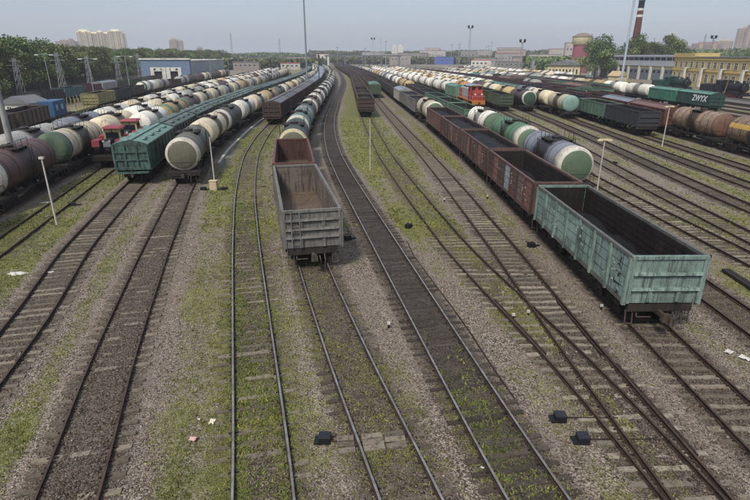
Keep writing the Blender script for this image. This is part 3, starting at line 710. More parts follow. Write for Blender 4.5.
# ---- open gondolas
GL, GW, GZ0, GZ1, NP = 12.0, 1.5, 1.3, 3.30, 7
PW = GL / NP
def panel_me():
    b = MB(); w = PW - .06; h = GZ1 - GZ0
    b.box((0, 0, h / 2), (w, .05, h), 0)
    b.add([(-w / 2, -.027, 0), (w / 2, -.027, 0), (w / 2, -.027, h), (-w / 2, -.027, h)], [(0, 1, 2, 3)], 1)      # inner skin
    for i in range(4):
        z = .08 + i * (h - .1) / 4; b.box((0, .045, z + .24), (w - .16, .05, .40), 0, top=(1, .5))
    q = random.Random(3)
    for i in range(6):
        b.box((q.uniform(-.04, .04), -.045 - q.uniform(0, .025), .2 + i * h / 6 * .97), (w + .05, .05, h / 6 - .05), 1, rx=q.uniform(-.06, .06))
    return b.mesh('panel', 2)
def post_me():
    b = MB(); b.box((0, .075, (GZ1 - GZ0) / 2 - .05), (.15, .16, GZ1 - GZ0 + .1), top=(.9, .8)); return b.mesh('post')
def chord_me():
    b = MB(); b.box((0, .02, GZ1 - GZ0 + .04), (GL + .06, .16, .13)); b.box((0, .03, .0), (GL, .12, .16)); return b.mesh('side_wall')
def end_me():
    b = MB(); h = GZ1 - GZ0; b.box((0, 0, h / 2), (.06, 2 * GW - .02, h), 0); b.add([(.033, -GW, 0), (.033, GW, 0), (.033, GW, h), (.033, -GW, h)], [(0, 1, 2, 3)], 1)
    b.box((-.02, 0, h + .04), (.18, 2 * GW + .12, .135), 0)
    for s in (-1, 1): b.box((-.03, s * (GW - .04), h / 2), (.14, .13, h), 0)
    return b.mesh('end_wall', 2)
def rib_me():
    b = MB(); b.box((-.02, 0, 0), (.16, 2 * GW - .18, .12), 0, top=(.6, 1)); b.box((.03, 0, -.10), (.04, 2 * GW - .2, .075), 1); return b.mesh('rib', 2)  # second slot: dark strip below the rib, painting in the shadow it would cast
def stub_me(h): b = MB(); b.box((0, 0, h / 2), (.09, .16, h)); return b.mesh('stub_post')
def floor_me():
    b = MB(); b.box((0, 0, GZ0 - .01), (GL - .1, 2 * GW - .06, .08)); b.box((0, 0, 1.06), (GL - .2, .4, .32), 1)
    for i in range(8):
        x = -GL / 2 + .8 + i * (GL - 1.6) / 7; b.box((x, 0, 1.15), (.12, 2 * GW - .2, .16), 1)
    for s in (-1, 1): b.box((GL / 2 * s - .1 * s, 0, 1.06), (.2, 2 * GW - .3, .36), 1)
    for s in (-1, 1):
        for i in range(NP): b.box((-GL / 2 + PW * (i + .5), s * 1.38, 1.02), (.6, .05, .36), 1, rx=s * .3); b.box((-GL / 2 + PW * (i + .5) + .4, s * 1.42, 1.08), (.06, .12, .3), 1)
    return b.mesh('floor', 2)
def load_me(h, seed, amp=.25):
    r = random.Random(seed); n, k = 24, 7; b = MB(); vs = []; prof = lambda i, j: h + amp * (math.sin(i * .8 + seed) * .3 + r.uniform(-.35, .35)) + .25 * (1 - abs(j / (k - 1) * 2 - 1))
    for i in range(n + 1):
        for j in range(k): vs.append((-GL / 2 + .06 + (GL - .12) * i / n, -GW + .06 + (2 * GW - .12) * j / (k - 1), prof(i, j)))
    b.add(vs, [(i * k + j, (i + 1) * k + j, (i + 1) * k + j + 1, i * k + j + 1) for i in range(n) for j in range(k - 1)], 0, False); return b.mesh('coal_load')
PANEL, POST, CHORD, ENDW, RIB, FLOOR = panel_me(), post_me(), chord_me(), end_me(), rib_me(), floor_me()
STUB = stub_me(.5); LOADS = [load_me(2.85, 1), load_me(3.0, 2), load_me(2.65, 3), load_me(1.75, 4)]; SIDELADDER = ladder_me(1.95)
def side_all_me():
    b = MB(); h = GZ1 - GZ0
    b.box((0, 0, h / 2), (GL, .05, h), 0); b.add([(-GL / 2, -.028, 0), (GL / 2, -.028, 0), (GL / 2, -.028, h), (-GL / 2, -.028, h)], [(0, 1, 2, 3)], 1)
    b.box((0, .02, h + .04), (GL + .06, .16, .13), 0); b.box((0, .03, 0), (GL, .12, .16), 0)
    for i in range(NP + 1): b.box((-GL / 2 + PW * i, .06, h / 2), (.14, .14, h), 0)
    return b.mesh('side_wall', 2)
def body2_me():
    b = MB(); h = GZ1 - GZ0
    for s in (-1, 1):
        b.box((0, s * GW, GZ0 + h / 2), (GL, .08, h)); b.box((s * GL / 2, 0, GZ0 + h / 2), (.08, 2 * GW, h))
        b.box((0, s * GW, GZ1 + .04), (GL, .18, .12))
        for i in range(NP + 1): b.box((-GL / 2 + PW * i, s * (GW + .07), GZ0 + h / 2), (.15, .1, h))
        for z in (.5, 1.1): b.box((s * (GL / 2 + .06), 0, GZ0 + z), (.08, 2 * GW - .1, .12))
    b.box((0, 0, GZ0 + .02), (GL - .1, 2 * GW - .1, .06)); return b.mesh('body')
SIDEALL, BODY2 = side_all_me(), body2_me()
def gondola(track, yc, label, mat, inner=None, load=None, loadmat=None, group=None, ends='three', lod=None, ladder=False, panelmats=None, topmat=None):
    loc, rz, c = place(track, yc); lod = lod_of(yc, loc[0]) if lod is None else lod
    inner = inner or M_INNER
    t = thing('gondola_wagon', label, 'gondola wagon', loc, rz, group)
    if lod == 0:
        inst('floor', FLOOR, t, [M_FLOOR if inner is not M_INNER else inner, M_GEAR])
        for s in (-1, 1):
            sw = inst('side_wall', CHORD, t, topmat or mat, (0, s * GW, GZ0), rz=0 if s > 0 else math.pi)
            for i in range(NP):
                pm = mat
                if panelmats and (s, i) in panelmats: pm = panelmats[(s, i)]
                inst('panel', PANEL, sw, [pm, inner], (-GL / 2 + PW * (i + .5), 0, 0))
            for i in range(NP + 1): inst('post', POST, sw, DKBROWN if mat is BROWNM else mat, (-GL / 2 + PW * i * .994 + .035, 0, 0))
            ew = inst('end_wall', ENDW, t, [mat, inner], (s * GL / 2, 0, GZ0), rz=0 if s < 0 else math.pi)
            hs = (.60, 1.05, 1.56) if ends == 'four' else (.66, 1.34)
            for z in hs: inst('rib', RIB, ew, [mat, M_BLACK], (-.07, 0, z))  # black slot is the painted shadow line under the rib
            for z in ((.02, 1.06) if ends == 'four' else (.08,)):
                for y in (-.6, .6): inst('stub_post', STUB, ew, mat, (-.07, y, z))
            if ladder: inst('ladder', SIDELADDER, ew, topmat or mat, (-.15, GW - .62, .05), rz=math.pi / 2)
            inst('coupler', COUP, t, M_COUP, (5.85 * s, 0, 0), rz=0 if s > 0 else math.pi)
        bogies(t, 0, 4.1)
    elif lod == 1:
        inst('floor', FLOOR, t, [inner, M_GEAR])
        for s in (-1, 1):
            inst('side_wall', SIDEALL, t, [mat, inner], (0, s * GW, GZ0), rz=0 if s > 0 else math.pi)
            ew = inst('end_wall', ENDW, t, [mat, inner], (s * GL / 2, 0, GZ0), rz=0 if s < 0 else math.pi)
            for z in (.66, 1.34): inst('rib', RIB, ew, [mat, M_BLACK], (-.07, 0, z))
        bogies(t, 1, 4.1)
    else:
        inst('body', BODY2, t, mat); inst('running_gear', GEARG, t, M_GEAR)
    if load is not None: inst('load', LOADS[load], t, loadmat or M_COAL)
    return t
M_INNER = paint('gondola_inside_sooty', '#262220', '#100f0f', .6, .2)
M_INRUST = paint('gondola_inside_rust', '#6f665e', '#3a302a', .6, .3)
M_FLOOR = paint('gondola_floor_rust', '#625546', '#3c2f27', .6, .35)

# ---- covered wagons / hoppers
def cov_body_me():
    b = MB(); b.box((0, 0, 2.28), (12.0, 3.0, 2.24))
    for s in (-1, 1):
        for i in range(9): b.box((-5.95 + i * 11.9 / 8, s * 1.54, 2.28), (.16, .10, 2.24))
        b.box((0, s * 1.54, 3.4), (12.1, .12, .14)); b.box((0, s * 1.54, 1.2), (12.1, .12, .18))
    return b.mesh('body')
def cov_end_me():
    b = MB()
    for y in (-1.45, -.5, .5, 1.45): b.box((-.07, y, 2.3), (.14, .14, 2.2))
    for z in (1.25, 2.1, 2.8): b.box((-.06, 0, z), (.12, 2.9, .14))
    b.prism_x([(-1.5, 3.4), (1.5, 3.4), (.8, 3.72), (0, 3.8), (-.8, 3.72)], -.03, 0)
    b.box((-.35, 0, .98), (.7, 2.8, .08))
    for y in (-1.3, 0, 1.3): b.tube([(-.65, y, 1.0), (-.65, y, 1.5)], .025, 5)
    b.tube([(-.65, -1.3, 1.5), (-.65, 1.3, 1.5)], .03, 5)
    return b.mesh('end_frame')
def cov_roof_me():
    b = MB(); n = 10; vs = []
    for x in (-6.05, 6.05):
        for i in range(n + 1):
            y = -1.58 + 3.16 * i / n; vs.append((x, y, 3.42 + .40 * (1 - (y / 1.58) ** 2)))
    b.add(vs, [(i, n + 1 + i, n + 2 + i, i + 1) for i in range(n)], 0, True)
    for i in range(9):
        x = -5.95 + i * 11.9 / 8
        for j in range(n):
            y0 = -1.58 + 3.16 * j / n; y1 = y0 + .316; z0 = 3.43 + .40 * (1 - (y0 / 1.58) ** 2); z1 = 3.43 + .40 * (1 - (y1 / 1.58) ** 2)
            b.add([(x - .04, y0, z0 + .03), (x + .04, y0, z0 + .03), (x + .04, y1, z1 + .03), (x - .04, y1, z1 + .03)], [(0, 1, 2, 3)])
    b.box((0, 0, 3.90), (11.8, .45, .05)); return b.mesh('roof')
def cov_hatch_me(): b = MB(); b.box((0, 0, 0), (1.3, .7, .12), top=(.9, .8)); b.box((0, .3, .09), (.3, .08, .06)); return b.mesh('hatch')
def cov_all_me():
    b = MB(); b.box((0, 0, 2.15), (12.0, 3.0, 2.5)); b.prism_x([(-1.56, 3.4), (1.56, 3.4), (1.2, 3.63), (.7, 3.76), (0, 3.82), (-.7, 3.76), (-1.2, 3.63)], -6.02, 6.02, 1)
    for s in (-1, 1):
        for i in range(9): b.box((-5.95 + i * 11.9 / 8, s * 1.53, 2.15), (.16, .08, 2.5))
    b.box((0, 0, 3.85), (11.8, .45, .05), 1); return b.mesh('body', 2)
def door_me(): b = MB(); b.box((0, 0, 0), (2.2, .08, 2.2)); b.box((0, .06, 0), (.08, .06, 2.2)); b.box((0, .06, .5), (2.2, .06, .1)); b.box((0, .06, -.6), (2.2, .06, .1)); return b.mesh('door')
CBODY, CEND, CROOF, CHATCH, CALL, CDOOR = cov_body_me(), cov_end_me(), cov_roof_me(), cov_hatch_me(), cov_all_me(), door_me()
def covered(track, yc, label, mat, roof, group=None, hatches=True, doors=False, name='covered_wagon', cat='covered wagon', lod=None):
    loc, rz, c = place(track, yc); lod = lod_of(yc, loc[0]) if lod is None else lod
    t = thing(name, label, cat, loc, rz, group)
    if lod < 2:
        inst('body', CBODY, t, mat); rf = inst('roof', CROOF, t, roof)
        for s in (-1, 1):
            inst('end_frame', CEND, t, mat, (6.0 * s, 0, 0), rz=0 if s < 0 else math.pi)
            if doors: inst('door', CDOOR, t, mat, (0, 1.56 * s, 2.15), rz=0 if s > 0 else math.pi)
            if lod == 0: inst('coupler', COUP, t, M_COUP, (5.85 * s, 0, 0), rz=0 if s > 0 else math.pi)
        if hatches:
            for x in (-4.2, -1.4, 1.4, 4.2): inst('hatch', CHATCH, rf, roof, (x, -.75, 3.80)); inst('hatch', CHATCH, rf, roof, (x, .75, 3.80))
        inst('underframe', TFRAME1, t, M_GEAR); bogies(t, lod, 4.0)
    else:
        inst('body', CALL, t, [mat, roof]); inst('running_gear', GEARG, t, M_GEAR)
    return t
def flat_deck_me():
    b = MB(); b.box((0, 0, 1.06), (12.6, 2.9, .14)); b.box((0, 0, .82), (12.4, .6, .4))
    for s in (-1, 1): b.box((0, s * 1.42, .9), (12.6, .1, .3)); b.box((6.2 * s, 0, .86), (.2, 2.8, .36))
    return b.mesh('deck')
FDECK = flat_deck_me()
def flat(track, yc, label, mat, group=None, posts=False):
    loc, rz, c = place(track, yc)
    t = thing('flat_wagon', label, 'flat wagon', loc, rz, group); inst('deck', FDECK, t, mat); bogies(t, 1, 4.3)
    if posts:
        pm = cached('stanchion', lambda: (lambda b: (b.box((0, 0, 1.1), (.14, .12, 2.2)), b.mesh('stanchion'))[1])(MB()))
        for s in (-1, 1):
            for i in range(7): inst('stanchion', pm, t, mat, (-5.7 + i * 1.9, 1.4 * s, 1.1))
    return t

ORD = ['first', 'second', 'third', 'fourth', 'fifth', 'sixth', 'seventh', 'eighth', 'ninth', 'tenth', 'eleventh', 'twelfth', 'thirteenth', 'fourteenth', 'fifteenth', 'sixteenth', 'seventeenth', 'eighteenth', 'nineteenth', 'twentieth',
       'twenty-first', 'twenty-second', 'twenty-third', 'twenty-fourth', 'twenty-fifth', 'twenty-sixth', 'twenty-seventh', 'twenty-eighth', 'twenty-ninth', 'thirtieth']
PITCH = 12.9
TEALM = paint('teal_paint', '#82968c', '#343c38', .62, .28, .12, rustcol='#4a4038'); TEALTOP = paint('grey_rim', '#5d5d58', '#3a3834', .4, .2, .08)
GREYM = paint('grey_gondola_paint', '#74726c', '#3f3b36', .5, .25, .08); REDPATCH = paint('red_brown_patch', '#8f4a3c', '#5d4a42', .3, .2, .1)
BROWNM = paint('brown_gondola_paint', '#5b423d', '#3b2d2a', .5, .2, .3, rustcol='#7a6257'); PALEPATCH = paint('pale_patch', '#8f9aa3', '#5b423d', .55, .2, .1); PALEB = paint('pale_brown_patch', '#77645b', '#43332f', .5, .2, .1); SALMON = paint('salmon_patch', '#845a50', '#4b3834', .5, .2, .1)
DKBROWN = paint('dark_brown_paint', '#4a3b35', '#2a2422', .5, .3, .3); BLACKG = paint('black_gondola_paint', '#35363a', '#222124', .4, .15, .15); DKGREEN = paint('dark_green_paint', '#47553f', '#2c3028', .45, .2, .2)
GREENG = paint('green_gondola_paint', '#5f7d66', '#3c453c', .45, .2, .25); MIDGREY = paint('mid_grey_paint', '#6c6864', '#3e3a37', .45, .25, .3); HOPGREEN = paint('hopper_green', '#3c4a44', '#222a27', .8, .2, .2)
HOPROOF = paint('hopper_roof_teal', '#56645f', '#3a4643', .6, .15, .25, streak=False); ROOFDK = paint('roof_dark_grey', '#4a484a', '#8b8a86', .3, .2, .3, streak=False); ROOFBL = paint('roof_blue_grey', '#7d858d', '#4b4d50', .4, .15, .2, streak=False)
RUSTBOX = paint('rust_box_paint', '#6d4438', '#4a332c', .5, .35, .15); ROOFRUST = paint('roof_rust', '#6e5048', '#4a3a36', .5, .3, .2, streak=False); BOXGREEN = paint('box_dark_green', '#2c463e', '#202d29', .4, .1, .05); BOXLIGHT = paint('box_bright_green', '#417a62', '#2f4a40', .4, .1, .1)
ROOFGRN = paint('roof_green', '#53796a', '#3c5a4e', .4, .1, .15, streak=False); KHAKI = paint('khaki_paint', '#8c855a', '#57523a', .45, .2, .2); BLUEBOX = paint('blue_box_paint', '#3a5f84', '#2c3f55', .4, .15, .05); MAROONG = paint('maroon_paint', '#5a3a3c', '#3a2b2b', .45, .2, .2); TEALDK = paint('dull_teal_paint', '#4c6a6c', '#333f40', .45, .2, .2)

def train(track, y0, items, tname, group, ymax=560):
    """items: dicts or keys; the near end of the first wagon stands at y0"""
    y = y0
    for i, it in enumerate(items):
        yc = y + 6.0 * place(track, y + 6)[2]; c = place(track, yc)[2]
        if yc > ymax: break
        kind, kw = it; kw = dict(kw)
        desc = kw.pop('desc'); n_ = {'t': 'tank wagon', 'g': 'gondola', 'c': 'covered wagon', 'h': 'covered hopper', 'f': 'flat wagon'}[kind]
        lab = kw.pop('label', None)
        X = tx(track, yc)
        if lab is None:
            if yc < 250:
                lab = f"{desc}, {ORD[i]} in {tname}"
                if len(lab.replace('-', ' ').split()) > 16: lab = f"{desc.split(' with')[0]}, {ORD[i]} in {tname}"
            else: lab = f"distant {desc.split(' with')[0]} of {tname}"
        kw['group'] = group
        if kind == 't': tank(track, yc, lab, **kw)
        elif kind == 'g': gondola(track, yc, lab, **kw)
        elif kind == 'c': covered(track, yc, lab, **kw)
        elif kind == 'h': covered(track, yc, lab, name='hopper_wagon', cat='hopper wagon', **kw)
        elif kind == 'f': flat(track, yc, lab, **kw)
        y = yc + 6.0 * c + .9 * c
def T(shell, cap=None, ring=None, band=None, label=None, **kw):
    d = f"{shell} tank wagon"
    if band: d = f"{shell} tank wagon with {band} band"
    elif ring and cap: d = f"{shell} tank wagon with {ring} end ring"
    elif ring: d = f"{shell} tank wagon with {ring} ring"
    q = dict(desc=d.replace('dkgreen', 'dark green'), shell=shell, cap=cap, ring=ring, band=band, **kw)
    if label: q['label'] = label
    return ('t', q)
def G(mat, desc, label=None, **kw):
    q = dict(desc=desc, mat=mat, **kw)
    if label: q['label'] = label
    return ('g', q)
def C_(mat, roof, desc, label=None, k='c', **kw):
    q = dict(desc=desc, mat=mat, roof=roof, **kw)
    if label: q['label'] = label
    return (k, q)
rt = random.Random(42)
def rand_tanks(n, shells, rings=(None,), seed=None):
    return [T(rt.choice(shells), None, rt.choice(rings)) for _ in range(n)]

# train on A: pale tanks curving away
train('A', 45.5, [T('olive', 'olive', 'white', label='olive tank wagon with cream end ring facing the camera, left of centre'), T('cream', None, None), T('dark', None, 'white'), T('white', None, None), T('cream'), T('tan')] +
      rand_tanks(24, ['cream', 'cream', 'tan', 'white', 'grey', 'olive'], (None, None, 'white')), 'the curving pale tank train', 'tank wagons of the curving pale train')
# L2: green covered hoppers
train('L2', 46.5, [C_(HOPGREEN, HOPROOF, 'green covered hopper', 'h'), ] and [('h', dict(desc='green covered hopper', mat=paint('hopper_teal', '#4d6a60', '#1f2725', .85, .2, .05), roof=paint('hopper_roof_bright', '#67837a', '#4a5c56', .5, .1, .05, streak=False), label='teal green covered hopper heading the row beside the red tractors'))] +
      [('h', dict(desc='green covered hopper', mat=HOPGREEN, roof=HOPROOF)) for _ in range(26)], 'the green covered hopper train', 'covered hoppers of the green train')
# L1: tractors on a flat, then tanks
train('L1', 53.5, [('f', dict(desc='flat wagon', mat=M_GEAR, label='dark flat wagon carrying the two red tractors'))] +
      [T('white'), T('tan', None, 'green'), T('brown', None, 'green'), T('cream', None, 'white'), T('cream'), T('grey'), T('cream')] + rand_tanks(16, ['cream', 'white', 'tan', 'maroon', 'grey'], (None,)), 'the tank train behind the tractors', 'tank wagons behind the tractors')
# L3: maroon tank at the left edge
train('L3', 23.2, [T('dark', 'dark', 'white', label='dark tank wagon cut off by the left edge of the photo'), T('maroon', 'dark', 'white', label='maroon tank wagon with cream end ring at the left edge'), T('cream', 'green', 'white', 'green', label='cream tank wagon with green end band behind the maroon tank'), T('cream'), T('white'), T('cream')] +
      rand_tanks(20, ['cream', 'white', 'tan', 'maroon', 'grey', 'white'], (None,)), 'the leftmost maroon-led tank train', 'tank wagons of the leftmost train')
train('L4', 34, [T('cream', lod=1), T('grey', lod=1), T('blue grey', lod=1), T('white'), T('cream'), T('white')] + rand_tanks(18, ['cream', 'white', 'grey', 'tan'], (None,)), 'the back tank train at far left', 'tank wagons of the far left back train')
# B: dark brown covered wagons
train('B', 89.5, [C_(DKBROWN, ROOFDK, 'brown covered wagon', label='brown covered wagon with dark roof heading the row on the weedy track', hatches=False)] + [C_(DKBROWN, ROOFDK, 'brown covered wagon', hatches=False) for _ in range(5)] + [C_(MIDGREY, ROOFBL, 'grey-roofed covered wagon', hatches=False) for _ in range(28)], 'the dark covered train at centre-left', 'covered wagons of the centre-left row')
# C: grey gondola, red gondola, tanks
train('C', 26.0, [G(GREYM, 'grey gondola', label='empty grey gondola with ladder and rusty floor nearest the camera at centre', inner=M_INRUST, ends='four', ladder=True, panelmats={(1, 0): REDPATCH, (1, 1): REDPATCH}),
      G(paint('red_gondola_paint', '#5f3d36', '#47312c', .5, .25, .1), 'red gondola', label='empty red brown gondola coupled behind the grey gondola', inner=paint('red_inside', '#5a3d37', '#2d2220', .6, .3)),
      T('dark green', 'olive', 'pale'), T('teal green', None, 'white'), T('dark green', None, 'grey'), T('brown', None, 'white'), T('grey', None, 'white'), T('dark', None, 'white'), T('teal green', None, 'white')] +
      rand_tanks(24, ['dark green', 'teal green', 'dark', 'brown', 'olive', 'teal green'], ('white', 'white', 'grey')), 'the train behind the grey gondola', 'wagons of the train behind the grey gondola')
# F, G
train('F', 100.5, [G(DKBROWN, 'brown gondola', load=2, loadmat=M_SCRAP, label='rusty brown gondola heading the row right of the black track')] + [G(DKBROWN, 'brown gondola', load=rt.randint(0, 2), loadmat=M_SCRAP) for _ in range(32)], 'the dark gondola row at centre', 'gondolas of the dark centre row')
train('G', 148, [('h', dict(desc='green hopper', mat=DKGREEN, roof=ROOFGRN, label='pale green roofed hopper heading the row right of the dark gondolas', hatches=False))] + [G(DKBROWN, 'brown gondola', load=rt.randint(0, 2), loadmat=M_SCRAP) for _ in range(30)], 'the row headed by a green hopper', 'gondolas behind the green hopper')
# H: teal gondola and its train
pm = {(1, 0): SALMON, (1, 1): PALEB, (1, 2): BROWNM, (1, 3): PALEPATCH, (1, 5): SALMON}
train('H', 19.3, [G(TEALM, 'teal gondola', label='teal gondola with black inside nearest the camera at right', topmat=TEALTOP, lod=0, load=3), G(BROWNM, 'brown gondola', load=3, panelmats=pm, lod=0, label='brown gondola with pale blue panel coupled behind the teal gondola'), G(BROWNM, 'brown coal gondola', load=0, lod=0, panelmats={(1, 1): SALMON, (1, 4): SALMON}),
      G(BROWNM, 'brown coal gondola', load=0, lod=0, panelmats={(1, 2): SALMON}), G(BROWNM, 'brown coal gondola', load=2), T('cream', 'green', 'white', label='cream tank wagon with green end between brown and grey gondolas'), G(MIDGREY, 'grey gondola', load=0), G(MIDGREY, 'grey gondola', load=1), C_(paint('pale_box', '#9a978e', None, .35, .1, .1), ROOFBL, 'pale grey covered wagon', hatches=False)] +
      [G(BLACKG if i % 2 else DKBROWN, 'dark gondola', load=i % 3) for i in range(28)], 'the train behind the teal gondola', 'wagons of the train behind the teal gondola')
# J
train('J', 40.6, [T('blue grey', 'green', 'white', label='blue grey tank wagon with green end facing the camera', wide=True), T('green', 'green', 'white', wide=True), T('white', 'green', 'green', lod=0), G(GREENG, 'green gondola', load=2), G(GREENG, 'green gondola', load=2), G(GREENG, 'green gondola', load=0), G(BLACKG, 'black gondola', load=0), G(DKBROWN, 'brown gondola', load=1), G(DKBROWN, 'brown gondola', load=1),
      T('tan'), T('tan'), T('white'), T('blue grey', None, 'white'), T('white')] + rand_tanks(14, ['blue grey', 'grey', 'white', 'tan'], (None, 'white')), 'the train headed by the blue tank', 'wagons behind the blue grey tank')
# I: locomotive built below at 120-137, then green box and white tanks
train('I', 138.5, [C_(GREENG, ROOFGRN, 'green covered wagon', hatches=False)] + [T('white') for _ in range(16)], 'the train behind the red locomotive', 'wagons behind the red locomotive')
# K, M, N, O
train('K', 111, [G(DKGREEN, 'dark green gondola', label='dark green gondola facing the camera beside the red locomotive', load=2), G(DKGREEN, 'dark green gondola', load=0), C_(MIDGREY, ROOFBL, 'grey-roofed wagon', hatches=False)] + rand_tanks(20, ['white', 'cream', 'white', 'orange'], (None,)), 'the row headed by a green gondola', 'wagons behind the dark green gondola')
train('M', 110.5, [T('maroon', 'dkgreen', 'white', label='maroon tank wagon with white ringed dark green emblem end'), T('tan'), T('cream'), T('maroon'), T('white')] + rand_tanks(16, ['white', 'cream', 'tan', 'maroon'], (None,)), 'the row headed by the emblem tank', 'tank wagons behind the emblem tank')
train('N', 97.5, [T('cream', 'mint', 'mint', label='cream tank wagon with pale mint end beside the green gondola'), T('cream', None, None), T('blue grey', None, 'white'), C_(GREENG, ROOFGRN, 'green covered wagon', hatches=False), C_(GREENG, ROOFGRN, 'green covered wagon', hatches=False)] + rand_tanks(16, ['white', 'cream', 'white', 'grey'], (None,)), 'the row headed by the mint-ended tank', 'wagons behind the mint ended tank')
train('O', 76, [G(BLACKG, 'black gondola', label='black gondola heading the row left of the rusty wagons', load=2), G(GREENG, 'green gondola', load=2), G(BLACKG, 'black gondola', load=0)] + [G(rt.choice([DKBROWN, BLACKG, MAROONG]), 'dark gondola', load=rt.randint(0, 2), loadmat=M_SCRAP) for _ in range(18)], 'the row headed by the black gondola', 'gondolas behind the black gondola')
# P: rusty tanks
train('P', 40, [T('rusty', 'rust', 'rust', lod=0), T('rusty', 'dark', None, lod=0, stripe=True, label='rusty tank wagon with yellow stripe at the right edge'), T('rusty', 'rust', None, lod=0, label='rusty tank wagon with dark spill coupled to the rust boxcar'), C_(RUSTBOX, ROOFRUST, 'rust boxcar', hatches=False, doors=True, label='rust red boxcar between rusty tank and grey roofed wagon'), C_(RUSTBOX, ROOFBL, 'grey-roofed rust boxcar', hatches=False, doors=True)] +
      [G(rt.choice([DKBROWN, BLACKG, MAROONG]), 'dark gondola', load=rt.randint(0, 2), loadmat=M_SCRAP) for _ in range(18)], 'the rusty train at right', 'wagons of the rusty train at right')
# Q: green boxcars
train('Q', 109, [C_(BOXGREEN, ROOFGRN, 'green boxcar', hatches=False, label='dark green boxcar with white graffiti letters at right'), C_(BOXLIGHT, ROOFGRN, 'bright green boxcar', hatches=False, doors=True), T('white'), T('white'), T('tan'), T('cream'), T('white')] + rand_tanks(12, ['white', 'cream', 'grey'], (None,)), 'the green boxcar row at right', 'wagons of the green boxcar row')
# packed sidings farther off
FARN = {'R1': (112, [DKBROWN, MAROONG], 'brown'), 'R2': (128, [BLACKG, DKBROWN], 'dark'), 'R3': (140, [DKBROWN, MAROONG], 'brown'), 'R4': (150, [BLACKG, MIDGREY], 'dark'), 'R5': (150, [MAROONG, DKBROWN], 'brown'), 'R6': (190, [DKBROWN, BLACKG], 'dark'), 'R7': (215, [MIDGREY, DKBROWN], 'grey'), 'R8': (235, [MIDGREY, MAROONG], 'grey')}
for k, (y0, mats, nm) in FARN.items():
    items = []
    for i in range(14):
        q = rt.random(); tk = k in ('R1', 'R3', 'R5', 'R7', 'R8')
        if q < (.55 if tk and i > 4 else .12) or k == 'R8': items.append(T(rt.choice(['white', 'cream', 'tan', 'grey', 'white']), lod=2))
        elif q > .82: m_, n2 = rt.choice([(GREENG, 'green'), (MIDGREY, 'grey'), (RUSTBOX, 'rust'), (TEALDK, 'teal')]); items.append(C_(m_, rt.choice([ROOFBL, ROOFGRN, ROOFRUST]), f'{n2} covered wagon', hatches=False, lod=2))
        else: m_, n2 = rt.choice([(DKBROWN, 'brown'), (MAROONG, 'maroon'), (BLACKG, 'black'), (MIDGREY, 'grey'), (GREENG, 'green')]); items.append(G(m_, f'{n2} gondola', load=rt.randint(0, 2), loadmat=rt.choice([M_SCRAP, M_COAL, M_SCRAPR]), lod=2))
    row = {'R1': 'first', 'R2': 'second', 'R3': 'third', 'R4': 'fourth', 'R5': 'fifth', 'R6': 'sixth', 'R7': 'seventh', 'R8': 'eighth'}[k]
    train(k, y0, items, f'the {row} siding right of the rusty train', f'wagons of the {row} siding beyond the rusty train', 400)
# L5, L6
train('L5', 62, [G(DKBROWN, 'dark gondola', load=1, loadmat=M_SCRAP), G(DKBROWN, 'dark gondola', load=2, loadmat=M_SCRAP), ('f', dict(desc='flat wagon', mat=M_GEAR, label='flat wagon carrying the blue container')), ('f', dict(desc='khaki stake wagon', mat=KHAKI, posts=True)), G(KHAKI, 'khaki gondola', load=2, loadmat=M_SCRAP), G(BLACKG, 'black gondola', load=2), G(DKBROWN, 'brown gondola'), T('white', 'green', 'green', label='white tank wagon with green end in front of the blue depot'), T('grey'), G(DKBROWN, 'brown gondola')] + rand_tanks(8, ['cream', 'dark', 'maroon', 'grey'], (None,)), 'the siding by the white house', 'wagons on the siding by the white house')
train('L6', 118, [G(BLACKG, 'black gondola'), G(TEALDK, 'dull teal gondola'), G(MAROONG, 'maroon gondola'), C_(paint('white_box', '#a9a7a2', None, .3, .1), ROOFBL, 'white covered wagon', hatches=False), G(DKGREEN, 'green gondola', load=1, loadmat=M_SCRAP), G(DKGREEN, 'green gondola', load=1, loadmat=M_SCRAP), G(MIDGREY, 'grey gondola'), G(MAROONG, 'maroon gondola'), G(MAROONG, 'maroon gondola')] + [G(rt.choice([DKBROWN, BLACKG]), 'dark gondola', load=1) for _ in range(8)], 'the siding before the blue depot', 'wagons on the siding before the blue depot', 224)
#@@PART2
def first(lbl): return [o for o in COL.objects if o.get('label', '').startswith(lbl)][0]
M_STEN = plain('stencil_white', '#b9b8b0', .8, .1, 6, .5)
def marks_me(seed, w, h, n):
    q = random.Random(seed); b = MB()
    for i in range(n): b.box((q.uniform(-w, w) / 2, 0, q.uniform(-h, h) / 2), (q.uniform(.06, .18), .008, q.uniform(.05, .13)))
    return b.mesh('stencil_marks')
MARKS = [marks_me(i, 1.1, .9, 9) for i in range(4)]
for o in list(COL.objects):
    if o.name.startswith('side_wall') and o.parent and o.location.y > 0 and o.parent.location.y < 82 and len(o.children) > 5 and not o.parent['label'].startswith('empty grey'):
        for i, px in enumerate((-4.3, -.9, 2.6)): tag(inst('stencil_marks', MARKS[(i + int(o.parent.location.y)) % 4], o, M_STEN, (px, .083, 1.0 + .3 * (i % 2))), kind='stuff')
def scribble_me(seed):
    q = random.Random(seed); b = MB()
    for i in range(5):
        z = .25 + i * .34; x = q.uniform(-.3, .2); pts = [(x, 0, z)]
        for k in range(4): pts.append((pts[-1][0] + q.uniform(-.12, .22), 0, z + q.uniform(-.16, .16)))
        b.tube(pts, .018, 5)
    b.tube([(-.1, -.01, .4), (-.1, -.01, 2.0)], .012, 5)
    return b.mesh('scribble')
tg = first('teal gondola with black inside')
sw = [c for c in tg.children if c.name.startswith('side_wall') and c.location.y > 0][0]
inst('scribble', scribble_me(3), sw, M_BLACK, (-5.25, .078, 0))
